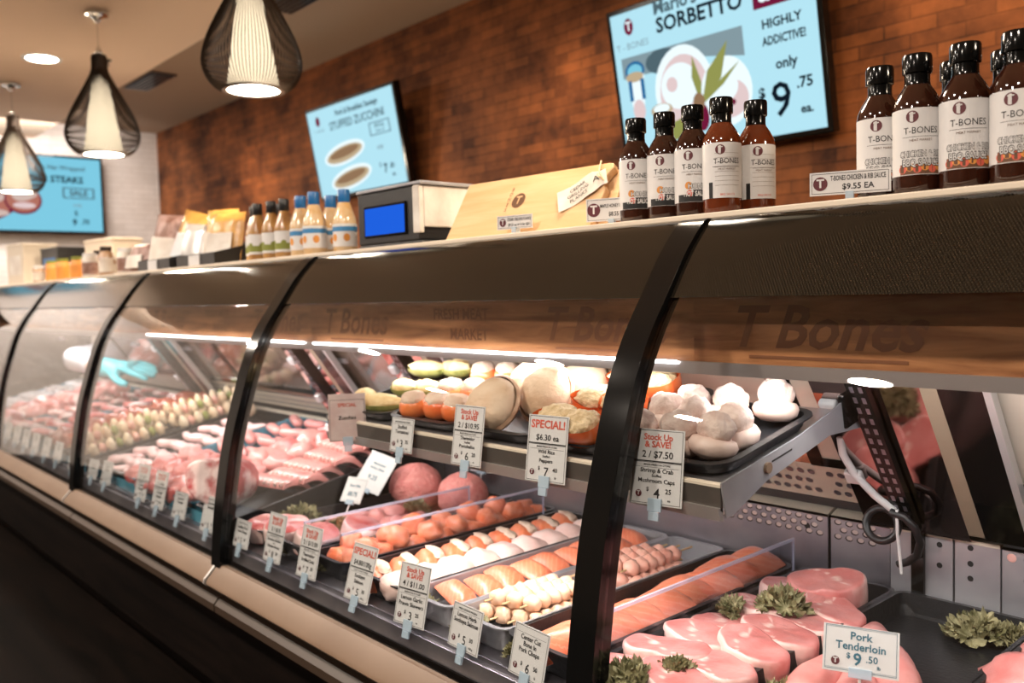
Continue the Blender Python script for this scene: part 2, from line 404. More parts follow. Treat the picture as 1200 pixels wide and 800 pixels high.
M['whitep'] = mat('white_packet', (.72,.68,.62), rough=.35, col2=(.55,.48,.42), scale=10, bump=.35, bscale=20)
M['pinkp'] = mat('rose_packet', (.46,.30,.27), rough=.5, col2=(.20,.09,.06), scale=22)
M['silver'] = mat('silver_plastic', (.55,.53,.52), rough=.3, metal=.4)
M['jar'] = mat('jar_glass', (.40,.24,.14), rough=.15, coat=.4)
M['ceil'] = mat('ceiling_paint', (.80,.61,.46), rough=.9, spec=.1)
M['ceil2'] = mat('ceiling_paint_shaded', (.40,.29,.21), rough=.9, spec=.1)  # ceiling paint with the shade of the unlit recess put into its colour
M['brick'] = brickmat('brown_brick', [(.075,.020,.007),(.32,.105,.030),(.022,.007,.003),(.31,.105,.034)], (.05,.017,.008), .19, .052, noise_mix=.62, nscale=2.6)
M['wbrick'] = brickmat('white_washed_brick', [(.56,.50,.46),(.66,.60,.56),(.54,.48,.44),(.68,.63,.60)], (.42,.36,.32), .2, .05, bump=.3, noise_mix=.5, nscale=4)
M['plaster'] = mat('brown_plaster', (.11,.075,.05), rough=.9)
M['floor'] = woodmat('dark_plank_floor', (.002,.0014,.001), (.006,.0035,.0025), (1.5,14,1), .7, .03)
M['lampglow'] = emis('lamp_glow', (1.0,.80,.54), .75)
M['lampdisc'] = emis('lamp_diffuser', (1.0,.90,.74), 11.0)
M['wire'] = mat('bronze_wire', (.035,.022,.014), rough=.4, metal=.6)
M['bronze'] = mat('dark_bronze', (.05,.035,.028), rough=.3, metal=.8)
CASE_P, SHELF_P, DOWN_P, WASH_P, SHOP_P, WALL_P, EXPO = 2.5, 2.2, 23, 32, 12, 50, 1.05
# ------------------------------------------------------------------ setting
FL = -H
struct(G().box(-8.75,3.0,-3.5,3.35,FL-.05,FL).build('floor', M['floor'], smooth=0, loc=(0,0,0)))
struct(G().box(-8.75,3.0,3.2,3.35,FL,1.75).build('wall_back', M['brick'], smooth=0, loc=(0,0,0)))
struct(G().box(-8.9,-8.75,-3.5,3.35,FL,1.75).build('wall_left', M['wbrick'], smooth=0, loc=(0,0,0)))
struct(G().box(3.0,3.15,-3.5,3.35,FL,1.75).build('wall_right', M['plaster'], smooth=0, loc=(0,0,0)))
struct(G().box(-8.9,3.15,-3.65,-3.5,FL,1.75).build('wall_front', M['plaster'], smooth=0, loc=(0,0,0)))
struct(G().box(-8.75,3.0,-3.5,2.1,1.5,1.80).build('ceiling', M['ceil'], smooth=0, loc=(0,0,0)))
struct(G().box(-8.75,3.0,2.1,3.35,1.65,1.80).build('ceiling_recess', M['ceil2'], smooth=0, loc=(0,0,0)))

# ------------------------------------------------------------------ case profile (y,z) of the curved front glass
P0 = [(1.264,.119),(1.240,.106),(1.192,.056),(1.143,-.01),(1.093,-.08),(1.052,-.16),(1.018,-.26),(.983,-.38),(.960,-.50),(.945,-.60),(.935,-.712)]
def crom(P, k=5):
    out = []
    for i in range(len(P)-1):
        p0 = Vector(P[max(i-1,0)]); p1 = Vector(P[i]); p2 = Vector(P[i+1]); p3 = Vector(P[min(i+2,len(P)-1)])
        for j in range(k):
            t = j/k
            out.append(.5*((2*p1)+(-p0+p2)*t+(2*p0-5*p1+4*p2-p3)*t*t+(-p0+3*p1-3*p2+p3)*t**3))
    return out + [Vector(P[-1])]
PR = crom(P0)
def gy(z):
    if z >= PR[0].y: return PR[0].x + (z-PR[0].y)*.9
    for a,b in zip(PR, PR[1:]):
        if b.y <= z <= a.y: return a.x + (b.x-a.x)*(z-a.y)/(b.y-a.y)
    return PR[-1].x
def band(z1, z0, off0, off1):
    """closed (y,z) strip that follows the curve between two heights, off0..off1 behind it"""
    pts = [p for p in PR if z0-1e-6 <= p.y <= z1+1e-6]
    if abs(pts[0].y-z1) > 1e-4: pts = [Vector((gy(z1), z1))] + pts
    if abs(pts[-1].y-z0) > 1e-4: pts = pts + [Vector((gy(z0), z0))]
    return [(p.x+off0, p.y) for p in pts] + [(p.x+off1, p.y) for p in reversed(pts)]
W = 1.34
X1 = -.912
SX = lambda z: 1.336 - .727*z              # slanted rear plane
RY = 1.70
def holes(g, x0, x1, z, y, rows, pitch, r, m, vert=True):
    for k in range(rows):
        x = x0 + (pitch/2 if k % 2 else 0)
        while x < x1:
            if vert:
                g.disc((x, y-.0005, z-k*pitch*.62), r, 'y', 10, m[0], r*.72); g.disc((x+.001, y-.0009, z-k*pitch*.62+.0012), r*.8, 'y', 10, m[1], r*.55)
            x += pitch
    return g
SMESH = {}
def part(root, name, key, make, mats, **kw):
    """build a case part once, share its mesh between the other units"""
    if key in SMESH:
        o = SMESH[key].copy(); C.objects.link(o); o.parent = root; return o
    g = G(); make(g); o = g.build(name, mats, root, **kw); SMESH[key] = o; return o
def case(x0, label, first=False, last=False, lit=False):
    t = thing('refrigerated_display_case', label, 'display case', (x0,0,0), group='curved glass meat cases in one line')
    part(t,'front_glass','fg', lambda g: g.extx(band(-.016,-.712,.0,.004), .03, W-.03), M['glass'], smooth=60)
    part(t,'black_glass_band','bb', lambda g: g.extx(band(.117,-.016,-.001,.010), .028, W-.028), M['frit'], smooth=60)
    part(t,'post','po', lambda g: g.extx(band(.117,-.715,-.012,.026), W-.027, W+.027), M['black'], smooth=60, bevel=.004)
    wf = part(t,'wood_header','wh', lambda g: g.box(.0,W,1.238,1.252,-.128,.02), M['wood'], smooth=0)
    f_ = lambda x,z: (x,1.2372,z)
    for k_,cx in enumerate((.23,1.12)):
        part(wf,'engraved_script','ws%d'%k_, lambda g: g.text('T Bones', .095, cx, -.070, 0, f_, fit=.34, shear=.35, bold=.02), M['woodink'], smooth=0)
        part(wf,'engraved_underline','wu%d'%k_, lambda g: g.box(cx-.12,cx+.14,1.2370,1.2381,-.118,-.113), M['woodink'], smooth=0)
    part(wf,'engraved_lettering','wl', lambda g: (g.text('FRESH MEAT', .036, .69, -.048, 0, f_, bold=.02), g.text('MARKET', .036, .72, -.094, 0, f_, bold=.02)), M['woodink'], smooth=0)
    tr = part(t,'light_trim','lt', lambda g: g.extx([(1.230,-.128),(1.262,-.128),(1.262,-.134),(1.236,-.134),(1.234,-.149),(1.228,-.149)], 0, W), M['trim'], smooth=0)
    part(tr,'light_tube','tb', lambda g: g.tube([(.03,1.258,-.140),(W-.03,1.258,-.140)], .006, 10), M['led'])
    if lit:
        part(tr,'front_light_tube','tf', lambda g: g.tube([(.03,1.2265,-.130),(W-.03,1.2265,-.130)], .0034, 8), M['led'])
    part(t,'header_box','hb', lambda g: g.box(0,W,1.254,1.44,-.135,.095), M['blackp'], smooth=0)
    br = part(t,'bumper_rail','br', lambda g: g.extx([(.945,-.708),(.930,-.706),(.896,-.742),(.893,-.752),(.90,-.76),(.945,-.76)], .006, W-.012), M['bumper'], smooth=30)
    part(br,'end_trim','be', lambda g: g.extx([(.946,-.706),(.930,-.7045),(.894,-.742),(.891,-.753),(.90,-.762),(.946,-.762)], W-.012, W-.003), M['bumperlip'], smooth=0)
    part(t,'lower_trim','lo', lambda g: g.extx([(.95,-.80),(.928,-.80),(.915,-.815),(.915,-.835),(.95,-.84)], .004, W-.004), M['lowtrim'], smooth=30)
    part(t,'base_panel','bp', lambda g: (g.box(0,W,.955,1.0,FL+.10,-.70), g.box(0,W,1.02,1.06,FL,FL+.10), g.box(0,W,1.0,1.78,-.72,-.70)), M['base'], smooth=0)
    part(t,'deck_pan','dp', lambda g: g.box(.0,W,.97,RY,-.70,-.655), M['steeld'], smooth=0)
    part(t,'front_rail','fr', lambda g: g.extx([(.960,-.70),(.963,-.668),(.984,-.664),(.984,-.70)], 0, W), M['steeld'], smooth=0)
    if x0 < -3: part(t,'blue_guard','bg', lambda g: g.box(.03,W-.03,.988,.991,-.655,-.622), M['bluefilm'], smooth=0)
    def rp(g):
        g.box(.003,W-.003,RY,RY+.006,-.66,-.487,0)
        g.extx([(RY,-.487),(RY+.075,-.462),(RY+.075,-.468),(RY,-.493)], .003, W-.003, 1)
        holes(g,.02,W-.02,-.50,RY,3,.0245,.0085,(2,3)); 
        for x in (.05,W-.05): g.disc((x,RY-.0006,-.52),.007,'y',12,2)
    if not last:
        part(t,'rear_air_panel','ra', rp, [M['steeld'],M['beige'],M['hole'],M['holelip']], smooth=0)
    def sill(g):
        a,b = -.455,-.372; o = .045
        g.extx([(SX(a)+o,a),(SX(b)+o,b),(SX(b)+o+.01,b),(SX(a)+o+.01,a)], 0, W, 0)
        for k in range(3):
            z = a+.018+k*.022; x = .02 + (.012 if k%2 else 0)
            while x < W-.02:
                pts = []
                for i in range(10):
                    q = 2*PI*i/10; zz = z+.0062*math.sin(q); pts.append((x+.0085*math.cos(q), SX(zz)+o-.0008, zz))
                g.quad(pts,1); x += .0245
        g.box(0,W,1.72,1.76,-.475,-.455,2)
    part(t,'rear_sill','rs', sill, [M['beige'],M['steeld'],M['blackp']], smooth=0)
    part(t,'back_panel','bk', lambda g: g.box(0,W,1.78,1.82,FL,-.46), M['blackp'], smooth=0)
    # two sliding rear doors on the slanted plane
    for k,(a,b,o) in enumerate(((.0,.69,.030),(.65,W,.042))):
        if first and k: continue            # this one slid open
        z0,z1 = -.37,-.14
        def fr(g):
            for xa,xb in ((a,a+.03),(b-.03,b)):
                g.extx([(SX(z0)+o-.006,z0),(SX(z1)+o-.006,z1),(SX(z1)+o+.006,z1),(SX(z0)+o+.006,z0)], xa, xb)
            for za,zb in ((z0,z0+.02),(z1-.02,z1)):
                g.extx([(SX(za)+o-.006,za),(SX(zb)+o-.006,zb),(SX(zb)+o+.006,zb),(SX(za)+o+.006,za)], a, b)
        d = part(t,'rear_door','rd%d'%k, fr, M['chrome'] if k else M['black'], smooth=0)
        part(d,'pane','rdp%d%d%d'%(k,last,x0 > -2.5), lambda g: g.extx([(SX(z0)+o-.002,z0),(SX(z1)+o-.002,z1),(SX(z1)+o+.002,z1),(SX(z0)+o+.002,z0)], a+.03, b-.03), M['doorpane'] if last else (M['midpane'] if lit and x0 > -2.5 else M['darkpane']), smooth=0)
        part(d,'handle','rdh%d'%k, lambda g: g.extx([(SX(-.21)+o-.012,-.21),(SX(-.218)+o-.016,-.218),(SX(-.226)+o-.012,-.226),(SX(-.226)+o,-.226),(SX(-.21)+o,-.21)], (a+b)/2-.04, (a+b)/2+.04), M['steel'], smooth=0)
    if first: part(t,'end_panel','ep', lambda g: g.box(-.05,-.03,.945,1.80,FL,.10), M['black'], smooth=0)
    if last: part(t,'end_panel','ep2', lambda g: (g.box(W+.03,W+.05,.945,1.80,FL,-.70), g.box(W+.03,W+.045,1.27,1.80,-.70,.10)), M['black'], smooth=0)
    return t
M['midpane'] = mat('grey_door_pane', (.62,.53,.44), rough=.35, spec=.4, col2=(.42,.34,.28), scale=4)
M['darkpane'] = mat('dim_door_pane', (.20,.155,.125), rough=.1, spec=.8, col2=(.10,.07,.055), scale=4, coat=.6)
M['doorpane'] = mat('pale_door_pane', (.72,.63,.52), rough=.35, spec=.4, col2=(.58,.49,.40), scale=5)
case(X1-4*W-W*0, 'farthest curved glass display case, at the left edge of the photo by the white wall', first=True)
case(X1-3*W, 'curved glass display case over the gloved hand and the dark red kebabs')
case(X1-2*W, 'curved glass display case full of pale sausages and roasts, left of the stuffed seafood', lit=True)
case(X1-W, 'curved glass display case with the upper shelf of stuffed peppers and tomatoes', lit=True)
CA = case(X1, 'nearest curved glass display case, holding the pork chops and pork tenderloin', last=True)

# nearest unit: plain and perforated rear plates instead of one air panel
g = G()
g.box(.004,.13,RY,RY+.006,-.66,-.487,0); g.extx([(RY,-.487),(RY+.075,-.462),(RY+.075,-.468),(RY,-.493)], .004,.13,1)
holes(g,.02,.118,-.50,RY,3,.0245,.0085,(2,3)); g.build('rear_air_panel',[M['steeld'],M['beige'],M['hole'],M['holelip']],CA,smooth=0)
g = G()
for a,b in ((.133,.252),(.256,.335)):
    g.box(a,b,RY-.004,RY+.004,-.66,-.492,0); g.box(a,b,RY-.006,RY+.03,-.492,-.485,1)
for x,z in ((.228,-.505),(.228,-.545),(.284,-.50),(.284,-.53),(.284,-.558)): g.disc((x,RY-.0048,z),.0055,'y',14,2)
g.build('joint_plate',[M['steel'],M['beige'],M['hole']],CA,smooth=0)
g = G(); g.box(.337,W,RY,RY+.006,-.66,-.487,0); g.extx([(RY,-.487),(RY+.075,-.462),(RY+.075,-.468),(RY,-.493)], .337,W,0)
for k in range(4):
    x = .385 + (.02 if k%2 else 0)
    while x < W-.02: g.disc((x,RY-.0006,-.505-k*.019),.0125,'y',14,1,.0075); x += .04
g.disc((.353,RY-.0006,-.505),.008,'y',14,2); g.build('rear_air_panel',[M['steel'],M['hole'],M['chrome']],CA,smooth=0)

# mirror strips with slotted shelf standards on the rear plane
def mirror_strip(xc, label):
    t = thing('mirror_panel', label, 'mirror', (xc,0,0), group='mirror strips at the back of the case')
    o = -.006
    def sl(g,a,b,z0,z1,o0,o1,m=0): return g.extx([(SX(z0)+o0,z0),(SX(z1)+o0,z1),(SX(z1)+o1,z1),(SX(z0)+o1,z0)],a,b,m)
    sl(G(),-.10,.10,-.485,-.145,o,o+.006).build('panel',M['mirror'],t,smooth=0)
    sl(G(),.10,.128,-.47,-.145,o,o+.012).build('tan_strip',M['tan'],t,smooth=0)
    g = G(); sl(g,.128,.20,-.475,-.145,o,o+.02); sl(g,.20,.212,-.475,-.145,o-.004,o+.02,1); g.build('door_post',[M['black'],M['silver']],t,smooth=0)
    for x_,z in ((-.072,-.225),(-.078,-.372)):
        g = G(); g.obox((x_,SX(z)-.016,z),(.034,.016,.03),Matrix.Rotation(R(36),3,'X')); g.build('white_clip',M['card'],t,smooth=0,bevel=.004)
    # slotted upright
    g = G(); sl(g,-.018,.018,-.47,-.145,-.030,-.012); g.box(-.012,.012,RY-.014,RY-.006,-.655,-.46)
    st = g.build('slotted_upright',M['black'],t,smooth=0)
    g = G()
    for k in range(15):
        z = -.16-k*.020
        for x in (-.008,.008):
            sl(g,x-.0035,x+.0035,z-.011,z,-.0306,-.0302)
    g.build('slot',M['steeld'],st,smooth=0)
    return t
mirror_strip(-.722,'mirror strip with black slotted upright at the back, right of the shelf bracket')
mirror_strip(-2.13,'mirror strip at the back of the case behind the stuffed tomatoes')
mirror_strip(-2.78,'mirror strip at the back of the case, left of the upper shelf')
mirror_strip(-4.15,'mirror strip at the back of the case beside the gloved hand')

# counter top on the cases
g = G(); g.box(-6.30,.48,1.278,1.86,.106,.1255); ct = g.build('counter_top', M['beige'], loc=(0,0,0), smooth=0, bevel=.003)
tag(ct,'long pale counter top running over the whole row of meat cases','counter top')
e = G().box(-6.31,.49,1.264,1.279,.1175,.1278).build('edge_strip', M['edge'], ct, smooth=0, bevel=.002)

# upper shelf
M['raildark'] = mat('dark_rail', (.11,.095,.085), rough=.35, metal=.4)
XS0, XS1 = -1.90, -.752
def shz(y): return -.300 + (y-1.085)*.19
sh = thing('glass_case_shelf','tilted metal shelf with price rail carrying the stuffed vegetables','shelf',(0,0,0))
G().extx([(1.088,shz(1.088)-.006),(1.088,shz(1.088)),(1.47,shz(1.47)),(1.47,shz(1.47)-.006)],XS0,XS1).build('shelf_plate',M['trim'],sh,smooth=0)
g = G(); g.extx([(1.086,-.296),(1.080,-.300),(1.080,-.334),(1.086,-.338)],XS0,XS1,0)
g.extx([(1.0795,-.296),(1.086,-.293),(1.086,-.297),(1.0795,-.300)],XS0,XS1,1)
g.extx([(1.074,-.330),(1.086,-.330),(1.088,-.352),(1.078,-.350)],XS0,XS1,2)
g.build('price_rail',[M['raildark'],M['edge'],M['bumperlip']],sh,smooth=0)
for x,nm in ((XS0-.004,'bracket'),(XS1+.001,'bracket')):
    g = G(); pts = [(1.078,-.292),(1.30,shz(1.30)+.010),(1.40,shz(1.40)+.018),(1.50,-.190),(1.53,-.262),(1.40,-.262),(1.20,-.308),(1.105,-.346),(1.09,-.346)]
    g.extx(pts,x,x+.003)
    b = g.build(nm,M['steel'],sh,smooth=0)
    g = G(); c = (x+.005,1.20,-.285)
    g.tube([(x+.002,1.20,-.287),(x+.008,1.20,-.287)],.009,14); b2 = g.build('bolt',M['bumper'],b,smooth=30)
    G().extx([(1.215,-.281),(1.275,-.270),(1.275,-.267),(1.215,-.278)],x+.0028,x+.0036).build('slot',M['hole'],b,smooth=0)
    G().obox((x+.002,1.468,-.222),(.012,.05,.062),Matrix.Rotation(R(12),3,'X')).build('black_hook_plate',M['black'],b,smooth=0,bevel=.003)
G().tube([(XS0+.05,1.10,-.322),(XS1-.05,1.10,-.322)],.008,8).build('light_tube',M['led'],sh)

# cables by the upright
def arc(c, r, a0, a1, n=20, ax=(1,0,0), ay=(0,0,1)):
    ax, ay = Vector(ax), Vector(ay)
    return [Vector(c)+ax*r*math.cos(a0+(a1-a0)*i/n)+ay*r*math.sin(a0+(a1-a0)*i/n) for i in range(n+1)]
cb = thing('power_cable','coiled black and white cable tied with a zip tie on the slotted upright','cable',(0,0,0))
yy = 1.625
wp = crom3 = [(-.805,1.545,-.29),(-.808,1.56,-.325),(-.795,1.58,-.365),(-.765,1.60,-.405),(-.735,1.615,-.432)]
G().tube(wp,.0075,10).build('white_lead',M['card'],cb)
g = G(); loop = arc((-.757,1.612,-.462),.031,PI*.35,PI*2.35,26,(1,0,0),(0,.25,.97))
g.tube(loop,.0075,10); 
g.tube([(-.735,1.60,-.432),(-.71,1.60,-.437),(-.692,1.605,-.455),(-.688,1.62,-.485),(-.70,1.635,-.515),(-.722,1.645,-.535),(-.742,1.65,-.545)],.0075,10)
g.build('black_lead',M['blackp'],cb)
G().tube([(-.722,1.598,-.425),(-.722,1.60,-.47),(-.721,1.615,-.55)],.003,8).build('zip_tie',M['card'],cb)
# ------------------------------------------------------------------ lamps
def make_pendant(label):
    t = thing('pendant_lamp', label, 'lamp', (0,0,0), group='teardrop wire pendant lamps')
    # origin: centre of the bottom ring, z up
    prof = [(.030,.505),(.036,.50),(.038,.44),(.052,.40),(.085,.335),(.125,.26),(.158,.19),(.176,.13),(.178,.09),(.165,.05),(.140,.018),(.112,.002)]
    pr = crom(prof,2); g = G(); n = 88
    for i in range(n):
        a = 2*PI*i/n
        g.tube([(p.x*math.cos(a),p.x*math.sin(a),p.y) for p in pr], .0023, 3, caps=False)
    g.build('wire_cage',M['wire'],t,smooth=0)
    G().lathe([(.040,.0),(.097,.003),(.097,.0),(.04,.30),(.038,.30),(.038,.30)][1:2]+[(.093,.02),(.036,.40),(.030,.40)],32,caps=False).build('inner_shade',M['lampglow'],t)
    G().lathe([(.094,.004),(.094,.010)],32).build('diffuser',M['lampdisc'],t,smooth=0)
    G().lathe([(.112,.000),(.114,.004),(.112,.010),(.094,.012),(.094,.002),(.112,.0)],36,caps=False).build('bottom_ring',M['bronze'],t)
    c = G().lathe([(.040,.40),(.040,.425),(.036,.50),(.034,.512),(.012,.516),(.010,.535),(.004,.54)],24).build('lamp_neck',M['bronze'],t)
    G().lathe([(.010,.516),(.014,.522),(.014,.540),(.006,.556)],16).build('ferrule',M['chrome'],c)
    G().tube([(0,0,.54),(0,0,.722)],.0028,8).build('stem',M['chrome'],t)
    G().lathe([(.058,.730),(.060,.722),(.056,.710),(.030,.702),(.018,.690),(.014,.680),(.006,.676)][::-1],28).build('ceiling_canopy',M['chrome'],t)
    return t
pp = Proto(make_pendant(''))
for x,lab in ((-3.054,'large wire pendant lamp nearest the camera, cut by the top of the photo'),
              (-4.796,'middle wire pendant lamp with its whole chrome stem and canopy in view'),
              (-6.658,'farthest wire pendant lamp, in front of the wall screen of steaks'),
              (-1.31,'wire pendant lamp over the bottles, above the top of the photo'),
              (.44,'wire pendant lamp over the near end of the counter, above the photo')):
    pp.put((x,1.48,.765),label=lab)
def downlight(x,y,z,label,grp='recessed ceiling lights'):
    t = thing('recessed_light', label, 'ceiling light', (x,y,z), group=grp)
    G().lathe([(.088,-.004),(.088,.0)],28).build('diffuser',M['lampdisc'],t,smooth=0)
    G().lathe([(.088,-.004),(.11,-.006),(.112,0)],28,caps=False).build('trim_ring',M['card'],t)
    return t
DL = [(-5.9,1.49)]
downlight(-5.9,1.49,1.499,'bright round ceiling light between the middle and the farthest pendant lamps')
for i,(x,y) in enumerate(((-7.0,-.5),(-5.2,-.5),(-3.4,-.5),(-1.6,-.5),(.2,-.5),(-6.1,-2.1),(-3.4,-2.1),(-.7,-2.1))):
    DL.append((x,y)); downlight(x,y,1.499,'round ceiling light over the shop floor, %s of eight in front of the cases'%ORD[i])
t = thing('sprinkler_head','small sprinkler head on the ceiling beside the middle pendant lamp','sprinkler',(-5.72,1.81,1.5))
G().lathe([(.028,0),(.028,-.006),(.010,-.010),(.008,-.03)][::-1],16).build('body',M['bronze'],t)
G().lathe([(.018,-.034),(.018,-.032)],14).build('deflector',M['bronze'],t)
for x,y,lab in ((-6.7,2.42,'dark slotted air vent in the ceiling behind the middle pendant lamp'),(-4.35,2.42,'dark slotted air vent in the ceiling beside the nearest pendant lamp')):
    t = thing('ceiling_vent',lab,'vent',(x,y,1.65))
    G().box(-.30,.30,-.09,.09,-.012,0).build('frame',M['bronze'],t,smooth=0,bevel=.003)
    for k in range(5): G().box(-.27,.27,-.075+k*.032,-.062+k*.032,-.02,-.012).build('slat',M['black'],t,smooth=0)

# ------------------------------------------------------------------ wall screens
E_ = {}
SK_ = .47
_em = emis
def emis(n,c,k): return _em(n,c,k*SK_)
E_['bg'] = emis('screen_pale_blue',(.46,.78,.90),1.05); E_['bg2'] = emis('screen_blue',(.22,.62,.80),1.0); E_['ink'] = emis('screen_navy',(.010,.02,.035),.6)
E_['white'] = emis('screen_white',(.80,.92,.95),1.15); E_['maroon'] = emis('screen_maroon',(.20,.012,.05),.9); E_['grey'] = emis('screen_grey',(.30,.42,.47),.8)
E_['dgrey'] = emis('screen_slate',(.12,.20,.24),.7); E_['leaf'] = emis('screen_leaf',(.34,.36,.10),.9); E_['tan'] = emis('screen_tan',(.62,.48,.30),.9)
E_['blue'] = emis('screen_deep_blue',(.02,.16,.38),.9); E_['pinkw'] = emis('screen_rose',(.80,.62,.62),1.0); E_['meat'] = emis('screen_meat',(.52,.19,.14),.9)
E_['fat'] = emis('screen_fat',(.74,.56,.50),.9); E_['brown'] = emis('screen_brown',(.34,.20,.11),.9); E_['lcd'] = emis('lcd_blue',(.012,.10,.62),1.25)
EK = list(E_.keys()); EM = [E_[k] for k in EK]; EI = {k:i for i,k in enumerate(EK)}
def screen_thing(label, loc, rot, Wd, Hd, draw):
    t = thing('wall_screen', label, 'screen', loc, rot)
    b = .022
    g = G(); g.box(-Wd/2-b,Wd/2+b,0,.05,-Hd/2-b,Hd/2+b); g.box(-.22,.22,.05,.09,-.16,.16)
    g.build('casing',M['black'],t,smooth=0,bevel=.004)
    G().box(-.05,.05,.07,.150,-.05,.05).build('wall_bracket',M['black'],t,smooth=0)
    s = G(); s.quad([(-Wd/2,-.001,-Hd/2),(Wd/2,-.001,-Hd/2),(Wd/2,-.001,Hd/2),(-Wd/2,-.001,Hd/2)],EI['bg'])
    draw(s, Wd, Hd); s.build('display',EM,t,smooth=0)
    return t
class Dr:
    def __init__(s,g,W,H): s.g,s.W,s.H,s.k = g,W,H,0
    def y(s): s.k += 1; return -.0012-.00004*s.k
    def rect(s,x0,x1,z0,z1,m):
        y=s.y(); s.g.quad([(s.W*(x0-.5),y,s.H*(z0-.5)),(s.W*(x1-.5),y,s.H*(z0-.5)),(s.W*(x1-.5),y,s.H*(z1-.5)),(s.W*(x0-.5),y,s.H*(z1-.5))],EI[m])
    def ell(s,x,z,rx,rz,m,rot=0,n=28,wob=0):
        y=s.y(); p=[]
        for i in range(n):
            a=2*PI*i/n; k=1+wob*math.sin(3*a+1)
            u,v=rx*s.W*k*math.cos(a),rz*s.H*k*math.sin(a); c,d=math.cos(rot),math.sin(rot)
            p.append((s.W*(x-.5)+u*c-v*d,y,s.H*(z-.5)+u*d+v*c))
        s.g.quad(p,EI[m])
    def poly(s,pts,m):
        y=s.y(); s.g.quad([(s.W*(a-.5),y,s.H*(b-.5)) for a,b in pts],EI[m])
    def text(s,t,x,z,size,m,bold=0,fit=None):
        y=s.y(); s.g.text(t,size*s.H,s.W*(x-.5),s.H*(z-.5),EI[m],lambda a,b:(a,y,b),fit=fit and fit*s.W,bold=bold)
def tv_dessert(g,W,H):
    d = Dr(g,W,H)
    d.ell(.10,.90,.026,.056,'maroon'); d.text('T',.10,.90,.085,'white',bold=.02)
    d.text('T - BONES',.11,.77,.062,'grey')
    d.text("Mario's",.36,1.005-.045,.12,'dgrey',bold=.03); d.text('SORBETTO',.47,.845,.135,'ink',bold=.03,fit=.44)
    d.rect(.035,.675,.04,.70,'white'); d.rect(.035,.675,.04,.70,'bg'); 
    d.rect(.035,.20,.56,.70,'grey'); d.poly([(.18,.70),(.675,.70),(.675,.52),(.33,.62)],'grey'); d.ell(.26,.62,.09,.08,'dgrey')
    d.ell(.36,.40,.155,.29,'white'); d.ell(.36,.38,.13,.25,'pinkw'); d.ell(.34,.43,.10,.15,'white'); d.ell(.30,.45,.03,.05,'pinkw')
    d.ell(.57,.33,.125,.22,'white'); d.ell(.585,.28,.09,.12,'pinkw'); d.ell(.55,.36,.08,.10,'white'); d.ell(.59,.255,.022,.022,'maroon')
    for (x0,z0),(x1,z1),w in (((.44,.26),(.60,.64),.055),((.44,.28),(.42,.60),.04),((.43,.26),(.24,.06),.075),((.45,.28),(.65,.50),.02)):
        mx,mz=(x0+x1)/2,(z0+z1)/2; d.poly([(x0,z0),(mx+w*.6,mz-w*.5),(x1,z1),(mx-w*.6,mz+w*.6)],'leaf')
    d.ell(.44,.20,.035,.09,'maroon'); d.ell(.43,.30,.03,.06,'brown')
    d.ell(.105,.60,.055,.065,'blue'); d.ell(.105,.60,.042,.045,'bg2'); d.poly([(.055,.57),(.155,.57),(.14,.36),(.07,.36)],'white'); d.ell(.10,.56,.05,.035,'tan')
    d.rect(.06,.08,.40,.54,'blue'); d.rect(.13,.15,.40,.54,'blue'); d.ell(.105,.33,.035,.075,'pinkw')
    d.ell(.23,.30,.06,.045,'tan'); d.ell(.23,.31,.045,.03,'white'); d.rect(.185,.205,.06,.28,'tan'); d.rect(.255,.275,.06,.28,'tan')
    d.rect(.735,.965,.765,.945,'maroon'); d.text('SALE',.85,.855,.165,'white',bold=.045,fit=.18)
    d.text('HIGHLY',.85,.665,.075,'ink',bold=.03); d.text('ADDICTIVE!',.855,.565,.072,'ink',bold=.03,fit=.19); d.text('only',.855,.42,.085,'ink',bold=.03)
    d.text('$',.735,.265,.09,'ink',bold=.03); d.text('9',.82,.20,.29,'ink',bold=.01); d.text('.75',.925,.285,.09,'ink',bold=.03); d.text('ea.',.925,.13,.075,'ink',bold=.03)
screen_thing('large tilted wall screen with a sorbetto sale advert, top right behind the sauce bottles',(-2.135,3.03,.895),(R(10),0,0),.97,.63,tv_dessert)
def tv_zuc(g,W,H):
    d = Dr(g,W,H)
    d.ell(.12,.87,.026,.056,'maroon'); d.text('T - BONES',.12,.76,.05,'grey')
    d.text('Pork & Breakfast Sausage',.59,.90,.085,'ink',bold=.02,fit=.62); d.text('STUFFED ZUCCHINI',.57,.77,.125,'ink',bold=.01,fit=.66)
    d.rect(.10,.64,.06,.62,'bg'); d.ell(.37,.45,.25,.12,'white',rot=.1); d.ell(.37,.445,.22,.085,'tan',rot=.1); d.ell(.37,.46,.18,.05,'brown',rot=.1)
    d.ell(.40,.17,.25,.12,'white',rot=.12); d.ell(.40,.165,.22,.085,'tan',rot=.12); d.ell(.40,.18,.18,.05,'brown',rot=.12)
    d.rect(.70,.92,.55,.69,'dgrey'); d.rect(.71,.91,.56,.68,'bg'); d.text('SPECIAL',.81,.645,.055,'dgrey',bold=.02); d.text('2 for 15',.81,.59,.05,'dgrey',bold=.02)
    d.text('only',.78,.42,.07,'grey',bold=.02); d.text('$',.75,.23,.07,'ink'); d.text('7',.80,.18,.13,'ink',bold=.03); d.text('.80',.87,.20,.075,'ink',bold=.02); d.text('ea.',.88,.11,.06,'ink',bold=.02)
screen_thing('tilted wall screen with the stuffed zucchini advert, above the printing scale',(-4.86,3.03,.965),(R(10),0,0),1.02,.57,tv_zuc)
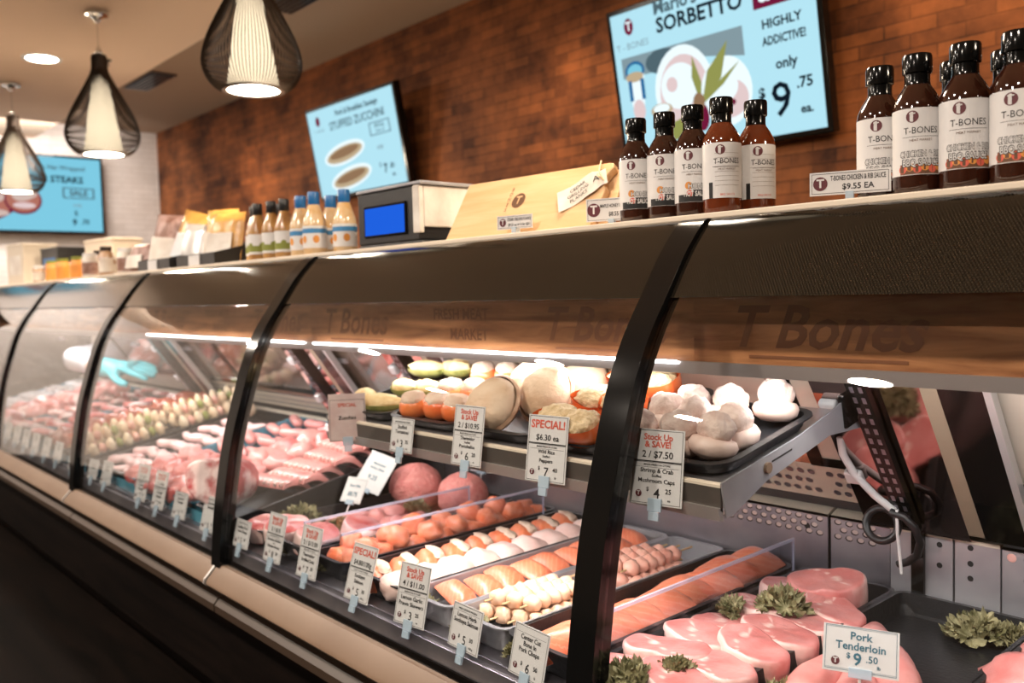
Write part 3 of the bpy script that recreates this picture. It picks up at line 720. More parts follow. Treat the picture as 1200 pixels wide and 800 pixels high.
def tv_steak(g,W,H):
    d = Dr(g,W,H)
    d.rect(0,1,0,1,'bg2'); d.rect(.0,1,.0,.10,'bg2')
    d.text('Bacon Top Hat Wrapped',.72,.86,.085,'dgrey',bold=.02,fit=.46); d.text('SIRLOIN STEAKS',.70,.70,.125,'ink',bold=.03,fit=.54)
    d.ell(.34,.35,.19,.26,'maroon',wob=.05); d.ell(.345,.37,.17,.23,'meat',wob=.04); d.ell(.33,.42,.13,.13,'fat',wob=.1); d.ell(.35,.22,.14,.06,'fat')
    d.ell(.565,.40,.10,.19,'maroon'); d.ell(.565,.41,.09,.17,'meat'); d.ell(.565,.48,.07,.09,'fat',wob=.1); d.ell(.57,.33,.06,.04,'pinkw')
    d.ell(.15,.38,.09,.17,'meat'); d.ell(.15,.44,.06,.07,'fat')
    d.rect(.78,.96,.45,.60,'dgrey'); d.rect(.79,.95,.465,.585,'bg2'); d.text('SALE',.87,.525,.11,'dgrey',bold=.04)
    d.text('only',.86,.36,.065,'grey',bold=.02); d.text('$',.85,.25,.10,'ink'); d.text('9',.84,.12,.12,'ink',bold=.03); d.text('.75',.90,.13,.09,'ink',bold=.03)
screen_thing('flat wall screen with bacon wrapped steaks, on the white wall at far left',(-8.60,1.86,.99),(0,0,R(90)),1.50,.66,tv_steak)

# ------------------------------------------------------------------ sauce bottles
CT = .1262                                   # counter top height
def logo(g, x, z, r, xf, mk, mw):
    n = 20; v = [xf(x+r*math.cos(2*PI*i/n), z+r*math.sin(2*PI*i/n)) for i in range(n)]
    g.add(v,[tuple(range(n))],mk)
    g.text('T', r*1.7, x, z, mw, lambda a,b: tuple(Vector(xf(a,b))+Vector((0,-.0004,0))), bold=.03)
def bottle_mesh(kind, liquid):
    """glass body, black sealed cap, wrapped label"""
    t = thing('sauce_bottle','','bottle')
    body = [(.001,.0),(.030,.0),(.0335,.004),(.034,.02),(.034,.130),(.0325,.139),(.026,.152),(.019,.163),(.0155,.170),(.0155,.18)]
    G().lathe(body,28).build('glass_body',liquid,t)
    cp = G().lathe([(.0158,.166),(.0165,.168),(.0165,.180),(.0205,.182),(.0208,.184),(.0208,.206),(.0195,.2095),(.001,.210)],28).build('cap',M['black'],t)
    G().lathe([(.0200,.160),(.0184,.164),(.0176,.170),(.0178,.1825)],24,caps=False).build('neck_seal',M['black'],cp)
    r = .0345
    L_ = [M['card'],M['maroon'],M['ink'],M['orange'],M['brown'],M['red'],M['blackp']]
    g = G(); n = 40; z0,z1 = .030,.127; v=[];f=[]
    for i in range(n+1):
        a = -PI*.80 + 1.6*PI*i/n
        for z in (z0,z1): v.append((r*math.sin(a),-r*math.cos(a),z))
    for i in range(n): f.append((2*i,2*i+2,2*i+3,2*i+1))
    g.add(v,f,0)
    def xf(o):
        return lambda x,z: ((r+o)*math.sin(x/r), -(r+o)*math.cos(x/r), z)
    nq=16
    def strip(x0,x1,za,zb,m,o):
        vv=[];ff=[]
        for i in range(nq+1):
            x=x0+(x1-x0)*i/nq
            vv += [xf(o)(x,za),xf(o)(x,zb)]
        for i in range(nq): ff.append((2*i,2*i+2,2*i+3,2*i+1))
        g.add(vv,ff,m)
    # logo, shop name, product name, picture strip
    def disc(x,z,rr,m,o):
        vv=[xf(o)(x+rr*math.cos(2*PI*i/18),z+rr*math.sin(2*PI*i/18)) for i in range(18)]; g.add(vv,[tuple(range(18))],m)
    disc(-.012,.1145,.0088,1,.0003); g.text('T',.0135,-.012,.1145,0,xf(.0012),bold=.02)
    g.text('T-BONES',.0135,0,.094,2,xf(.0004),fit=.048)
    strip(-.026,.026,.0850,.0855,2,.0003); g.text('MEAT MARKET',.0048,0,.0800,4,xf(.0004))
    if kind == 'rib':
        strip(-.030,.032,.0310,.046,4,.0002); 
        for k in range(6): disc(-.026+k*.0105,.0385+.003*(k%2),.006,3 if k%2 else 5,.00025+.00003*k)
        g.text('CHICKEN & RIB',.0125,0,.0600,2,xf(.0005),fit=.060,bold=.06); g.text('BBQ SAUCE',.0145,0,.0470,2,xf(.0005),fit=.054,bold=.07)
        g.text('CHICKEN & RIB',.0118,0,.0600,0,xf(.0008),fit=.058,bold=.01); g.text('BBQ SAUCE',.0135,0,.0470,0,xf(.0008),fit=.051,bold=.01)
    elif kind == 'honey':
        strip(-.004,.034,.0305,.052,6,.0002); strip(-.034,-.004,.0305,.044,6,.0002); disc(-.012,.060,.007,3,.0003); disc(-.010,.046,.006,5,.0003)
        g.text('HONEY',.0125,.006,.0585,2,xf(.0005),fit=.040,bold=.07); g.text('HONEY',.0120,.006,.0585,0,xf(.0009),fit=.038,bold=.02); g.text('HOT SAUCE',.0130,.002,.0445,0,xf(.0006),fit=.046,bold=.03)
    else:
        pass
    # nutrition panel and barcode side
    for k in range(7): strip(.044,.074,.108-k*.009,.1085-k*.009,4,.0003)
    if kind == 'back':
        for k in range(8): strip(-.022,.024,.108-k*.008,.1084-k*.008,4,.0003)
        strip(-.034,-.026,.030,.058,6,.0002); g.text('BBQ SAUCE',.005,0,.036,5,xf(.0004))
    g.build('label',L_,t,smooth=0)
    return t
bt = Proto(bottle_mesh('rib',M['sauce']))
bh = Proto(bottle_mesh('honey',M['sauce']))
bk = Proto(bottle_mesh('back',M['sauceamber']))
ga = 'barbecue sauce bottles at the right end of the counter'; gb = 'sauce bottles in front of the sorbetto screen'
yaw = R(28)
for i,(x,y,l) in enumerate(((-.641,1.362,'brown rib sauce bottle at the left end of the right group, behind the price sign'),
    (-.572,1.336,'brown rib sauce bottle second from left in the right group, front row'),
    (-.502,1.331,'brown rib sauce bottle third from left in the right group, front row'),
    (-.432,1.327,'brown rib sauce bottle nearest the camera, at the right edge of the photo'),
    (-.553,1.425,'brown rib sauce bottle in the back row, only its black cap showing, left of two'),
    (-.478,1.42,'brown rib sauce bottle in the back row, only its black cap showing, right of two'))):
    bt.put((x,y,CT),(0,0,yaw-R(4)*i+R(8)),l,ga)
for i,(x,y,l) in enumerate(((-1.132,1.356,'dark sauce bottle with black cap, leftmost of the five below the sorbetto screen'),
    (-1.061,1.356,'dark sauce bottle with black cap, second from left of the five below the screen'),
    (-.990,1.349,'dark sauce bottle with black cap, middle of the five below the screen'))):
    bh.put((x,y,CT),(0,0,R(42)),l,gb)
bk.put((-.919,1.338,CT),(0,0,R(50)),'amber sauce bottle turned to its white back label, tallest of the five below the screen',gb)
bk.put((-.896,1.412,CT),(0,0,R(58)),'amber sauce bottle turned to its back label, rightmost of the five below the screen',gb)

# price signs on the counter
def small_sign(label, loc, rz, w, h, lines, tilt=0):
    t = thing('price_sign', label, 'sign', (loc[0],max(loc[1],1.285),loc[2]), (0,0,rz), 'small price signs on the counter top')
    CM = [M['card'],M['ink'],M['maroon']]
    g = G(); g.box(-w/2,w/2,0,.002,.012,.012+h,0)
    f = lambda x,z:(x,-.0004,z)
    for a,b,c,d in ((-w/2+.003,w/2-.003,.0145,.0152),(-w/2+.003,w/2-.003,h+.0088,h+.0095)): g.quad([f(a,c),f(b,c),f(b,d),f(a,d)],1)
    for a in (-w/2+.003,w/2-.0037): g.quad([f(a,.0145),f(a+.0007,.0145),f(a+.0007,h+.0095),f(a,h+.0095)],1)
    logo(g,-w/2+.016,.012+h*.5,h*.30,f,2,0)
    for s,sz,zz,fit in lines: g.text(s,sz,.012,.012+h*zz,1,f,fit=fit,bold=.02)
    g.build('card',CM,t,smooth=0,rot=(R(-tilt),0,0))
    G().box(-.006,.006,-.004,.012,.0,.016).build('clear_holder',M['clip'],t,smooth=0)
    return t
small_sign('white price sign for chicken and rib sauce, left of the right bottle group',(-.660,1.30,CT),R(22),.118,.036,[('T-BONES CHICKEN & RIB SAUCE',.011,.70,.080),('$9.55 EA',.0125,.32,.05)])
small_sign('white price sign for maple honey sauce, left of the middle bottle group',(-1.178,1.33,CT),R(26),.105,.046,[('MAPLE HONEY BBQ SAUCE',.010,.66,.070),('$8.55 EA',.012,.30,.035)])
small_sign('white price sign standing in front of the cedar planks',(-1.42,1.262,CT),R(12),.095,.030,[('CEDAR GRILLING PLANKS',.009,.68,.062),('$9.25 ea or 3 for $25',.008,.30,.058)])

# cedar planks
t = thing('cedar_plank_pack','pale cedar grilling plank leaning back on the counter beside the scale','wooden plank',(-1.44,1.30,CT),(R(-31),0,R(3)))
def plank(g, pts, y0, y1):
    n=len(pts); g.add([(a,y0,b) for a,b in pts]+[(a,y1,b) for a,b in pts],[tuple(range(n)),tuple(range(n,2*n))[::-1]]+[(i,n+i,n+(i+1)%n,(i+1)%n) for i in range(n)]); return g
out_=[(-.235,0),(.215,0),(.221,.012),(.214,.034),(.206,.046),(.212,.060),(.222,.076),(.222,.098),(.212,.110),(.208,.122),(.216,.138),(.224,.150),(.218,.163),(.205,.165),(-.235,.165)]
pl=plank(G(),out_,0,.018).build('plank',M['pine'],t,smooth=0,bevel=.003)
G().tube([(.192,-.0008,.142),(.192,.004,.142)],.007,14).build('hanging_hole',M['brown'],pl,smooth=0)
G().box(-.215,.245,.019,.036,.002,.160).build('rear_plank',M['pine'],t,smooth=0,bevel=.003)
g = G(); f = lambda x,z:(x,-.0006,z); n=24
g.add([f(-.03+.020*math.cos(2*PI*i/n),.095+.020*math.sin(2*PI*i/n)) for i in range(n)],[tuple(range(n))],0); g.text('T',.03,-.03,.095,1,lambda x,z:(x,-.001,z),bold=.02)
for i,ch in enumerate('BONES'): g.text(ch,.014,-.062,.128-.014*i,0,f)
g.build('burned_logo',[M['brown'],M['pine']],t,smooth=0)
g = G(); f2 = lambda x,z: (x,-.004-.004*math.sin(x*40),z)
Mt = Matrix.Rotation(R(28),2)
def tq(x,z): 
    p = Mt @ Vector((x,z)); return (p.x+.160, -.004-.003*math.sin(x*60), p.y+.100)
vs=[];fs=[]
for i in range(9):
    x=-.062+.124*i/8; hh=.030 if i<7 else .022
    vs += [tq(x,-hh),tq(x,hh)]
for i in range(8): fs.append((2*i,2*i+2,2*i+3,2*i+1))
g.add(vs,fs,0)
tqq=lambda x,z: tuple(Vector(tq(x,z))+Vector((0,-.001,0)))
for i,s in enumerate(('CEDAR','GRILLING','PLANKS')): g.text(s,.0135,-.010,.014-.0145*i,1,tqq)
g.text('A',.022,.038,.004,1,tqq)
g.build('paper_tag',[M['whitep'],M['ink'],M['red']],t,smooth=0)
G().tube([(.185,-.004,.170),(.195,-.010,.140),(.215,-.006,.115),(.205,-.012,.12),(.19,-.006,.135)],.0016,6).build('twine',M['stick'],t)

# printing scale with blue display
t = thing('printing_scale','black and silver label printing scale with a lit blue display','scale',(-1.93,1.30,CT))
g = G(); g.box(-.150,.135,.0,.26,.012,.150); g.box(-.150,.145,.0,.30,.0,.012); G.box
g.build('body',M['blackp'],t,smooth=0,bevel=.005)
g = G(); g.box(.1355,.142,.012,.30,.045,.150); g.box(.112,.142,-.003,.012,.03,.150); g.build('silver_side',M['whitep'],t,smooth=0,bevel=.004)
g = G(); g.box(-.152,.150,-.004,.33,.151,.160); g.build('weighing_plate',M['steel'],t,smooth=0,bevel=.003)
s = G().box(-.115,.085,-.004,.001,.030,.115).build('display_bezel',M['black'],t,smooth=0,bevel=.002)
G().quad([(-.108,-.0046,.036),(.078,-.0046,.036),(.078,-.0046,.108),(-.108,-.0046,.108)]).build('blue_display',E_['lcd'],s,smooth=0)
G().box(.143,.150,.10,.22,.03,.055).build('label_slot',M['whitep'],t,smooth=0)
for k in range(4): 
    x,y = (-.13,.02) if k==0 else (.12,.02) if k==1 else (-.13,.26) if k==2 else (.12,.26)
    G().lathe([(.012,-.0),(.012,.004)],12,c=(x,y,-.001)).build('foot',M['black'],t)

# dressing bottles
def dressing(cap, liquid, ink, hgt, r):
    t = thing('dressing_bottle','','bottle')
    k = hgt/.19
    G().lathe([(.001,0),(r*.9,0),(r,.005),(r,.095*k),(r*.92,.108*k),(r*.52,.150*k),(r*.42,.158*k),(r*.42,.17*k)],22).build('glass_body',liquid,t)
    G().lathe([(r*.46,.150*k),(r*.50,.152*k),(r*.50,.186*k),(r*.46,.19*k),(.001,.19*k)],20).build('cap',cap,t)
    g=G(); n=24; rr=r+.0004; v=[];f=[]
    for i in range(n+1):
        a=-PI*.7+1.4*PI*i/n
        for z in (.022*k,.088*k): v.append((rr*math.sin(a),-rr*math.cos(a),z))
    for i in range(n): f.append((2*i,2*i+2,2*i+3,2*i+1))
    g.add(v,f,0)
    v=[];f=[]
    za,zb = (.066*k,.080*k) if ink is M['blue'] else (.030*k,.050*k)
    for i in range(n+1):
        a=-PI*.7+1.4*PI*i/n
        for z in (za,zb): v.append(((rr+.0003)*math.sin(a),-(rr+.0003)*math.cos(a),z))
    for i in range(n): f.append((2*i,2*i+2,2*i+3,2*i+1))
    g.add(v,f,1)
    x2=lambda x,z:((rr+.0005)*math.sin(x/rr),-(rr+.0005)*math.cos(x/rr),z)
    for cx in (-.02,.02): g.add([x2(cx+.010*math.cos(q),.048*k+.012*math.sin(q)) for q in [2*PI*i/10 for i in range(10)]],[tuple(range(10))],2)
    g.build('label',[M['card'],ink,M['orange'] if ink is M['blue'] else M['green']],t,smooth=0)
    return t
bd = Proto(dressing(M['bluecap'],M['dress'],M['blue'],.192,.036))
for (x,y),l in zip(((-2.275,1.375),(-2.375,1.33),(-2.43,1.42),(-2.485,1.345)),('rightmost, beside the scale','second from the scale','third from the scale, set back','leftmost of the four')):
    bd.put((x,y,CT),(0,0,R(35)),'cream dressing bottle with blue cap, '+l,'blue capped dressing bottles')
bd2 = Proto(dressing(M['blackp'],M['amber'],M['green'],.192,.033))
for i,(x,y) in enumerate(((-2.585,1.34),(-2.63,1.42),(-2.665,1.335),(-2.735,1.40),(-2.755,1.33),(-2.84,1.36),(-2.915,1.40))):
    bd2.put((x,y,CT),(0,0,R(20+7*i)),'golden dressing bottle with black cap, %s to the left of the blue capped ones'%ORD[i],'black capped dressing bottles')

# packet trays
def packet(m, w, h, d, wrinkle=0, seed=0, front=None):
    g = G(); nx,nz=8,8
    for side in (-1,1):
        v=[];f=[]
        for j in range(nz+1):
            for i in range(nx+1):
                u,q=i/nx*2-1,j/nz*2-1; p=(1-u*u)**.5*(1-q**4)**.5 if abs(u)<1 and abs(q)<1 else 0
                v.append((u*w/2, side*d/2*p+.004*noise.noise(Vector((u*3,q*3,seed+side))), h/2+q*h/2))
        for j in range(nz):
            for i in range(nx):
                a=j*(nx+1)+i; q4=(a,a+1,a+nx+2,a+nx+1); f.append(q4 if side<0 else q4[::-1])
        g.add(v,f,0)
    return g
def packet_thing(nm,label,m,w,h,d,loc,rot,front=None):
    t = thing(nm,label,'packet',loc,rot,'snack packets in the black counter trays')
    packet(m,w,h,d,seed=loc[0]).build('bag',m,t)
    if front:
        G().box(-w*.36,w*.36,-d*.56,-d*.50,h*.12,h*.56).build('printed_label',front,t,smooth=0)
    return t
def black_tray(x,l):
    t = thing('display_tray',l,'tray',(x,1.36,CT),(0,0,R(0)))
    g=G(); g.box(-.17,.17,-.07,.16,0,.006); g.box(-.17,.17,-.076,-.07,0,.045); g.box(-.17,.17,.16,.166,0,.10)
    for s in (-.176,.17): g.extx([(-.076,0),(-.076,.045),(.166,.10),(.166,0)],s,s+.006)
    g.build('tray_body',M['blackp'],t,smooth=0); 
    G().box(-.05,.05,-.0795,-.0765,.004,.042).build('price_card',M['card'],t,smooth=0)
black_tray(-3.19,'black slanted counter tray of orange packets beside the golden dressing bottles')
black_tray(-3.62,'black slanted counter tray of tall packets, second from the dressing bottles')
packet_thing('snack_packet','gold packet with crumpled white front, right end of the black tray',M['gold'],.17,.19,.06,(-3.09,1.35,CT+.008),(R(-12),0,R(20)),M['whitep'])
packet_thing('snack_packet','gold packet standing upright in the middle of the black tray',M['gold'],.15,.215,.06,(-3.22,1.39,CT+.008),(R(-10),0,R(25)),M['whitep'])
packet_thing('snack_packet','grey paper packet leaning at the left end of the first black tray',M['silver'],.13,.165,.04,(-3.335,1.33,CT+.008),(R(-12),R(6),R(25)))
packet_thing('snack_packet','tall gold packet with a shiny silver edge in the second black tray',M['gold'],.18,.235,.06,(-3.53,1.38,CT+.008),(R(-14),R(14),R(25)),M['film'])
packet_thing('snack_packet','rose brown packet with a pale label in the second black tray',M['pinkp'],.19,.235,.06,(-3.73,1.37,CT+.008),(R(-10),R(6),R(20)),M['whitep'])
packet_thing('snack_packet','small pinkish packet lying low at the left of the black trays',M['pinkp'],.17,.13,.06,(-3.93,1.33,CT),(R(-14),0,R(10)),M['whitep'])

# far counter goods
def jar(m,lid,lab,r,h):
    t = thing('spice_jar','','jar')
    G().lathe([(.001,0),(r*.95,0),(r,.004),(r,h*.78),(r*.8,h*.86),(r*.8,h*.88)],18).build('jar_body',m,t)
    G().lathe([(r*.86,h*.85),(r*.86,h),(.001,h)],18).build('lid',lid,t)
    G().lathe([(r+.0006,h*.14),(r+.0006,h*.62)],18,caps=False).build('paper_label',lab,t)
    return t
js = [Proto(jar(M['jar'],M['card'],M['whitep'],.032,.10)),Proto(jar(M['orange'],M['green'],M['orange'],.034,.115)),Proto(jar(M['jar'],M['bronze'],M['whitep'],.030,.14)),Proto(jar(M['whitep'],M['card'],M['pinkp'],.036,.12))]
kinds = ['amber jar with white lid','orange jar with green lid','tall brown jar with dark lid','white jar with rose label']
spots = [(-4.12,1.34,3),(-4.24,1.40,0),(-4.36,1.33,2),(-4.48,1.38,0),(-4.58,1.32,3),(-4.70,1.40,2),(-4.82,1.33,1),(-4.93,1.38,1),(-5.05,1.32,1),(-5.17,1.40,0),(-5.30,1.33,1),(-5.44,1.38,3),(-5.58,1.33,0)]
cnt={}
for x,y,k in spots:
    cnt[k]=cnt.get(k,0)+1
    js[k].put((x,y,CT),(0,0,R(15)),'%s, %s of its kind leftwards along the far counter'%(kinds[k],ORD[cnt[k]-1]),'jars along the far end of the counter')
def carton(nm,label,x,y,w,d,h,m,lm):
    t = thing(nm,label,'box',(x,y,CT),(0,0,R(6)))
    G().box(-w/2,w/2,-d/2,d/2,0,h).build('carton',m,t,smooth=0,bevel=.003)
    G().box(-w*.35,w*.35,-d/2-.0012,-d/2,h*.25,h*.75).build('front_label',lm,t,smooth=0)
    G().box(-w/2-.004,w/2+.004,-d/2-.004,d/2+.004,h,h+.012).build('lid',m,t,smooth=0,bevel=.003)
carton('goods_box','beige carton with rounded label, third from the far end of the counter',-5.05,1.58,.36,.16,.21,M['beige'],M['whitep'])
carton('goods_box','dark carton with a blue round label, left of the orange jars',-5.72,1.50,.26,.16,.20,M['blackp'],M['bluecap'])
carton('goods_box','tall beige carton at the far left end of the counter',-6.10,1.42,.28,.20,.24,M['beige'],M['whitep'])
# ------------------------------------------------------------------ trays and dividers
DZ = -.654                                   # top of the deck pan
TS = .19                                     # the trays left of the shelf section rise towards the back
FZ = DZ + .007                               # food level inside a tray
def rrect(x0,x1,y0,y1,r,n=4):
    p=[]
    for cx,cy,a0 in ((x1-r,y1-r,0),(x0+r,y1-r,PI/2),(x0+r,y0+r,PI),(x1-r,y0+r,1.5*PI)):
        for i in range(n+1):
            a=a0+PI/2*i/n; p.append((cx+r*math.cos(a),cy+r*math.sin(a)))
    return p
def tray_mesh(g, x0,x1,y0,y1,h,z=0,r=.022,t=.004,rim=.006):
    loops=[(0,0),(0,0),(0,h),(-rim,h),(-rim,h+.003),(t,h+.003),(t+.004,.005),(t+.004,.005)]
    L0=[]
    for k,(ins,zz) in enumerate(loops):
        q = .01 if k in (0,1) else 0
        L0.append([(a,b,z+zz) for a,b in rrect(x0+ins+q,x1-ins-q,y0+ins+q,y1-ins-q,max(r-ins,.006))])
    n=len(L0[0]); v=[p for l in L0 for p in l]; f=[tuple(range(n))[::-1]]
    for k in range(len(L0)-1):
        for i in range(n): f.append((k*n+i,k*n+(i+1)%n,(k+1)*n+(i+1)%n,(k+1)*n+i))
    f.append(tuple(range((len(L0)-1)*n,len(L0)*n)))
    return g.add(v,f)
def tray(x0,x1,y0,y1,label,m='blackt',h=.045,group='food trays in the cases',z=None,rot=None):
    cx,cy=(x0+x1)/2,(y0+y1)/2
    g=tray_mesh(G(),x0-cx,x1-cx,y0-cy,y1-cy,h)
    tilt = x1 < -2.27
    o=g.build('food_tray',M[m],loc=(cx,cy,DZ+(TS*(cy-1.0)+.002 if tilt else 0)),smooth=35,rot=(math.atan(TS),0,0) if tilt else None)
    if tilt:
        dy=(y1-y0)/2
        r_=G().extx([(-dy+.03,-.003),(dy-.02,-.003),(dy-.02,-.003-TS*(2*dy-.03)),(-dy+.03,-.010)],-(x1-x0)/2+.03,(x1-x0)/2-.03).build('riser',M['blackp'],o,smooth=0)
        r_.rotation_euler=(-math.atan(TS)*0,0,0)
    return tag(o,label,'tray',group)
def divider(x,y0,y1,ztop,label):
    t=thing('clear_divider',label,'divider',(x,0,0),group='clear plastic dividers between the trays')
    G().box(-.0015,.0015,y0,y1,DZ+.001,ztop-.006).build('sheet',M['acrylic'],t,smooth=0)
    g=G(); g.box(-.0024,.0024,y0,y1,ztop-.006,ztop); g.box(-.002,.002,y1-.003,y1,DZ+.001,ztop-.006)
    g.build('polished_edge',M['acrylic_edge'],t,smooth=0)
YA,YB=.998,1.680
tray(-2.225,-1.885,YA,YB,'black tray of kale, roasts and ground meat domes at the left of the shelf section')
tray(-1.862,-1.715,YA,YB,'black tray of salmon chunks between the two clear dividers')
tray(-1.690,-1.475,YA,YB,'black tray of stuffed salmon and white fish rolls')
tray(-1.466,-1.322,YA,YB,'steel tray of layered salmon fillets behind the prawn skewers sign','steel')
tray(-1.312,-1.160,YA,YB,'steel rimmed tray of skewers behind the lemon herb salmon sign','steel')
tray(-1.152,-.985,YA,YB,'black tray of salmon fillets left of the pork chops')
tray(-.958,-.762,YA,YB,'black tray of thick pink pork chops')
tray(-.752,-.505,YA,YB,'black tray of pork tenderloin with kale at the back')
tray(-.495,-.250,YA,YB,'black tray of pink cutlets at the right edge of the photo')
divider(-1.874,.99,1.50,-.535,'clear divider farthest left of the shelf section, left of the salmon chunks')
divider(-1.702,.99,1.62,-.532,'clear divider between the salmon chunks and the stuffed salmon')
divider(-.972,.99,1.66,-.540,'clear divider between the salmon fillets and the pork chops')

# ------------------------------------------------------------------ kale
def kale_mesh(seed, r=.05, n=30):
    rg=random.Random(seed); g=G()
    for q in range(n):
        a=rg.uniform(0,2*PI); d=r*rg.uniform(.05,.75)
        c=Vector((d*math.cos(a)*1.15,d*math.sin(a)*.85,.012+.022*rg.random()*(1.25-d/r)))
        nrm=Vector((math.cos(a)*d/r*1.1+rg.uniform(-.4,.4),math.sin(a)*d/r*1.1+rg.uniform(-.4,.4),.8)).normalized()
        M3=nrm.to_track_quat('Z','Y').to_matrix()
        nu,nv=40,4; rad=r*rg.uniform(.26,.44); k=rg.choice((7,8,9,10)); ph=rg.uniform(0,6)
        v=[];f=[]
        for j in range(nv+1):
            t=j/nv
            for i in range(nu):
                th=2*PI*i/nu
                w=t**2*rad*(.34*math.sin(k*th+ph)+.22*math.sin((2*k+3)*th+ph*2)+.25*noise.noise(Vector((th*2,t*3,seed+q))))
                rr=rad*t*(1+.13*math.sin(k*th+ph+1.2)*t)
                p=c+M3@Vector((rr*math.cos(th),rr*math.sin(th),w+.25*rad*t*t))
                p.z=max(p.z,.001+.002*t); v.append(p)
        for j in range(nv):
            for i in range(nu): f.append((j*nu+i,j*nu+(i+1)%nu,(j+1)*nu+(i+1)%nu,(j+1)*nu+i))
        g.add(v,f,0)
    return g
kp=[]
for s in (3,11,23):
    kp.append(kale_mesh(s).build('kale_garnish',M['kale'],smooth=50)); kp[-1]['category']='kale'
KP=Proto(*kp)
def kale(x,y,z,rz,sc,label): KP.put((x,y,z),(0,0,rz),label,'curly kale garnishes',(sc,sc,sc))
FT=FZ
kale(-.850,1.405,FT+.046,.3,1.0,'large bunch of curly kale lying on the rear pork chops, right half')
kale(-.918,1.350,FT+.040,2.1,.72,'smaller bunch of curly kale on the pork chops, touching the large bunch')
kale(-.838,1.075,FT+.038,1.2,.62,'small tuft of curly kale between the front pork chops')
kale(-.865,1.000,FT+.036,4,.85,'bunch of curly kale at the glass beside the black post, front of the pork chops')
kale(-.690,1.150,FT+.010,2.7,.82,'bunch of curly kale in front of the pork tenderloins')
kale(-.592,1.632,FT,0.6,1.1,'large bunch of curly kale at the back of the tenderloin tray')
kale(-.530,1.640,FT,2.4,.9,'bunch of curly kale at the back right, beside the large one in the tenderloin tray')
kale(-1.130,1.010,FT,1,.62,'tuft of curly kale at the front of the salmon tray by the pork chops sign')
kale(-1.275,1.012,FT,2,.78,'tuft of curly kale in front of the prawn skewers')
kale(-1.440,1.010,FT,3,.92,'tuft of curly kale in front of the layered salmon fillets')
kale(-1.655,1.008,FT,4,.55,'tuft of curly kale behind the sockeye salmon sign')
kale(-1.835,1.01,FT,5,.62,'tuft of curly kale in front of the salmon chunks')
kale(-2.020,1.005,FT,.4,.5,'tuft of kale between the two signs at the left of the shelf section')
kale(-2.165,1.130,FT+.02,1.4,1.25,'wide bunch of kale at the left post of the shelf section')
kale(-2.055,1.190,FT+.01,2.2,.9,'bunch of kale right of the wide one, before the meat pieces')
kale(-2.105,1.480,FT,3,.9,'small bunch of kale between the two ground meat domes')

# ------------------------------------------------------------------ pork
def chop(seed,th=.034):
    a,b=.069,.053
    rad=lambda q: a*b/math.sqrt((b*math.cos(q))**2+(a*math.sin(q))**2)*(1+.10*math.cos(2*q+.6)-.10*math.exp(-((q%(2*PI)-4.4)/.35)**2)+.05*math.sin(3*q+seed))
    fm=lambda q: .5+.5*math.sin(q+.4) if math.sin(q+.4)>-.4 else .1
    return G().slab(rad,th,seed,.0035,n=56,fatmask=fm,seam=.022)
cps=[]
for s in (1,2,3):
    o=chop(s,.030+.004*s).build('pork_chop',M['pork'],smooth=55); o['category']='pork chop'; cps.append(o)
CH=Proto(*cps)
cl=[(-.896,1.040,200,'front left pork chop, beside the black post under a bunch of kale'),(-.815,1.045,170,'pork chop at the front right of its tray, nearest the glass'),
 (-.896,1.128,215,'pale pork chop in the left column, second from the glass'),(-.808,1.138,185,'pork chop in the right column, second from the glass'),
 (-.894,1.225,190,'pork chop in the left column, third from the glass'),(-.803,1.230,160,'pork chop in the right column, third from the glass'),
 (-.890,1.315,205,'pork chop in the left column, partly under the kale'),(-.803,1.318,178,'pork chop in the right column, just right of the large kale bunch'),
 (-.893,1.405,190,'pork chop in the left column under the large kale bunch'),(-.802,1.405,180,'pork chop in the right column beside the large kale bunch'),
 (-.798,1.492,150,'pork chop at the rear of the right column'),(-.890,1.500,165,'pork chop at the rear of the left column by the divider')]
for i,(x,y,rz,l) in enumerate(cl):
    CH.put((x,y,FT+.002+(.007 if i%2 else .002)),(R(rng.uniform(2,6)),R(rng.uniform(-5,2)),R(rz)),l,'pork chops in the front tray',(1,1,1.15))
CH.put((-.850,1.575,FT+.014),(R(12),R(-6),R(40)),'raised thick pork chop at the very back of the tray','pork chops in the front tray',(1,1,1.7))
# tenderloins
def loin(seed,L=.24):
    pts=[];rs=[]
    for i in range(13):
        t=i/12; pts.append((L*(t-.5),.012*math.sin(t*2.2+seed),.026)); rs.append((.004+.027*math.sin(PI*min(1,.12+t*.9))**.6)*(1.15-.3*t))
    g=G().tube(pts,rs,16)
    g.v=[Vector((v.x,v.y*1.15+.004*noise.noise(v*30+Vector((seed,0,0))),max(0,v.z*.95+.004*noise.noise(v*25)))) for v in g.v]
    return g
lo=[]
for s in (1,4):
    o=loin(s).build('pork_tenderloin',M['loin'],smooth=60); o['category']='pork tenderloin'; lo.append(o)
LO=Proto(*lo)
for x,y,dz,rz,l in ((-.672,1.240,.002,104,'pork tenderloin farthest left under the tenderloin sign'),(-.622,1.215,.004,112,'pork tenderloin below the middle of the tenderloin sign'),
                    (-.600,1.345,.004,122,'long pork tenderloin at the right of the tenderloin sign'),(-.685,1.395,.006,108,'pork tenderloin behind the sign, its tip showing above the sign')):
    LO.put((x,y,FT+dz),(0,0,R(rz)),l,'pork tenderloins')
def ham(x,y,z,sc,label):
    o=G().blob((0,0,.032),(.075,.06,.04),.18,1.6,5,nu=24,nv=14,flat=-.8).build('pork_cutlet',M['pork'],loc=(x,y,z),smooth=60); o.scale=(sc,)*3
    return tag(o,label,'cutlet','pork cutlets beside the tenderloins')
ham(-.430,1.43,FT,1.1,'pink cutlet at the right edge of the photo behind the empty tray corner')
ham(-.38,1.30,FT,1.0,'pink cutlet at the lower right corner of the photo')
ham(-.44,1.56,FT,.9,'rearmost pink cutlet in the right edge tray')
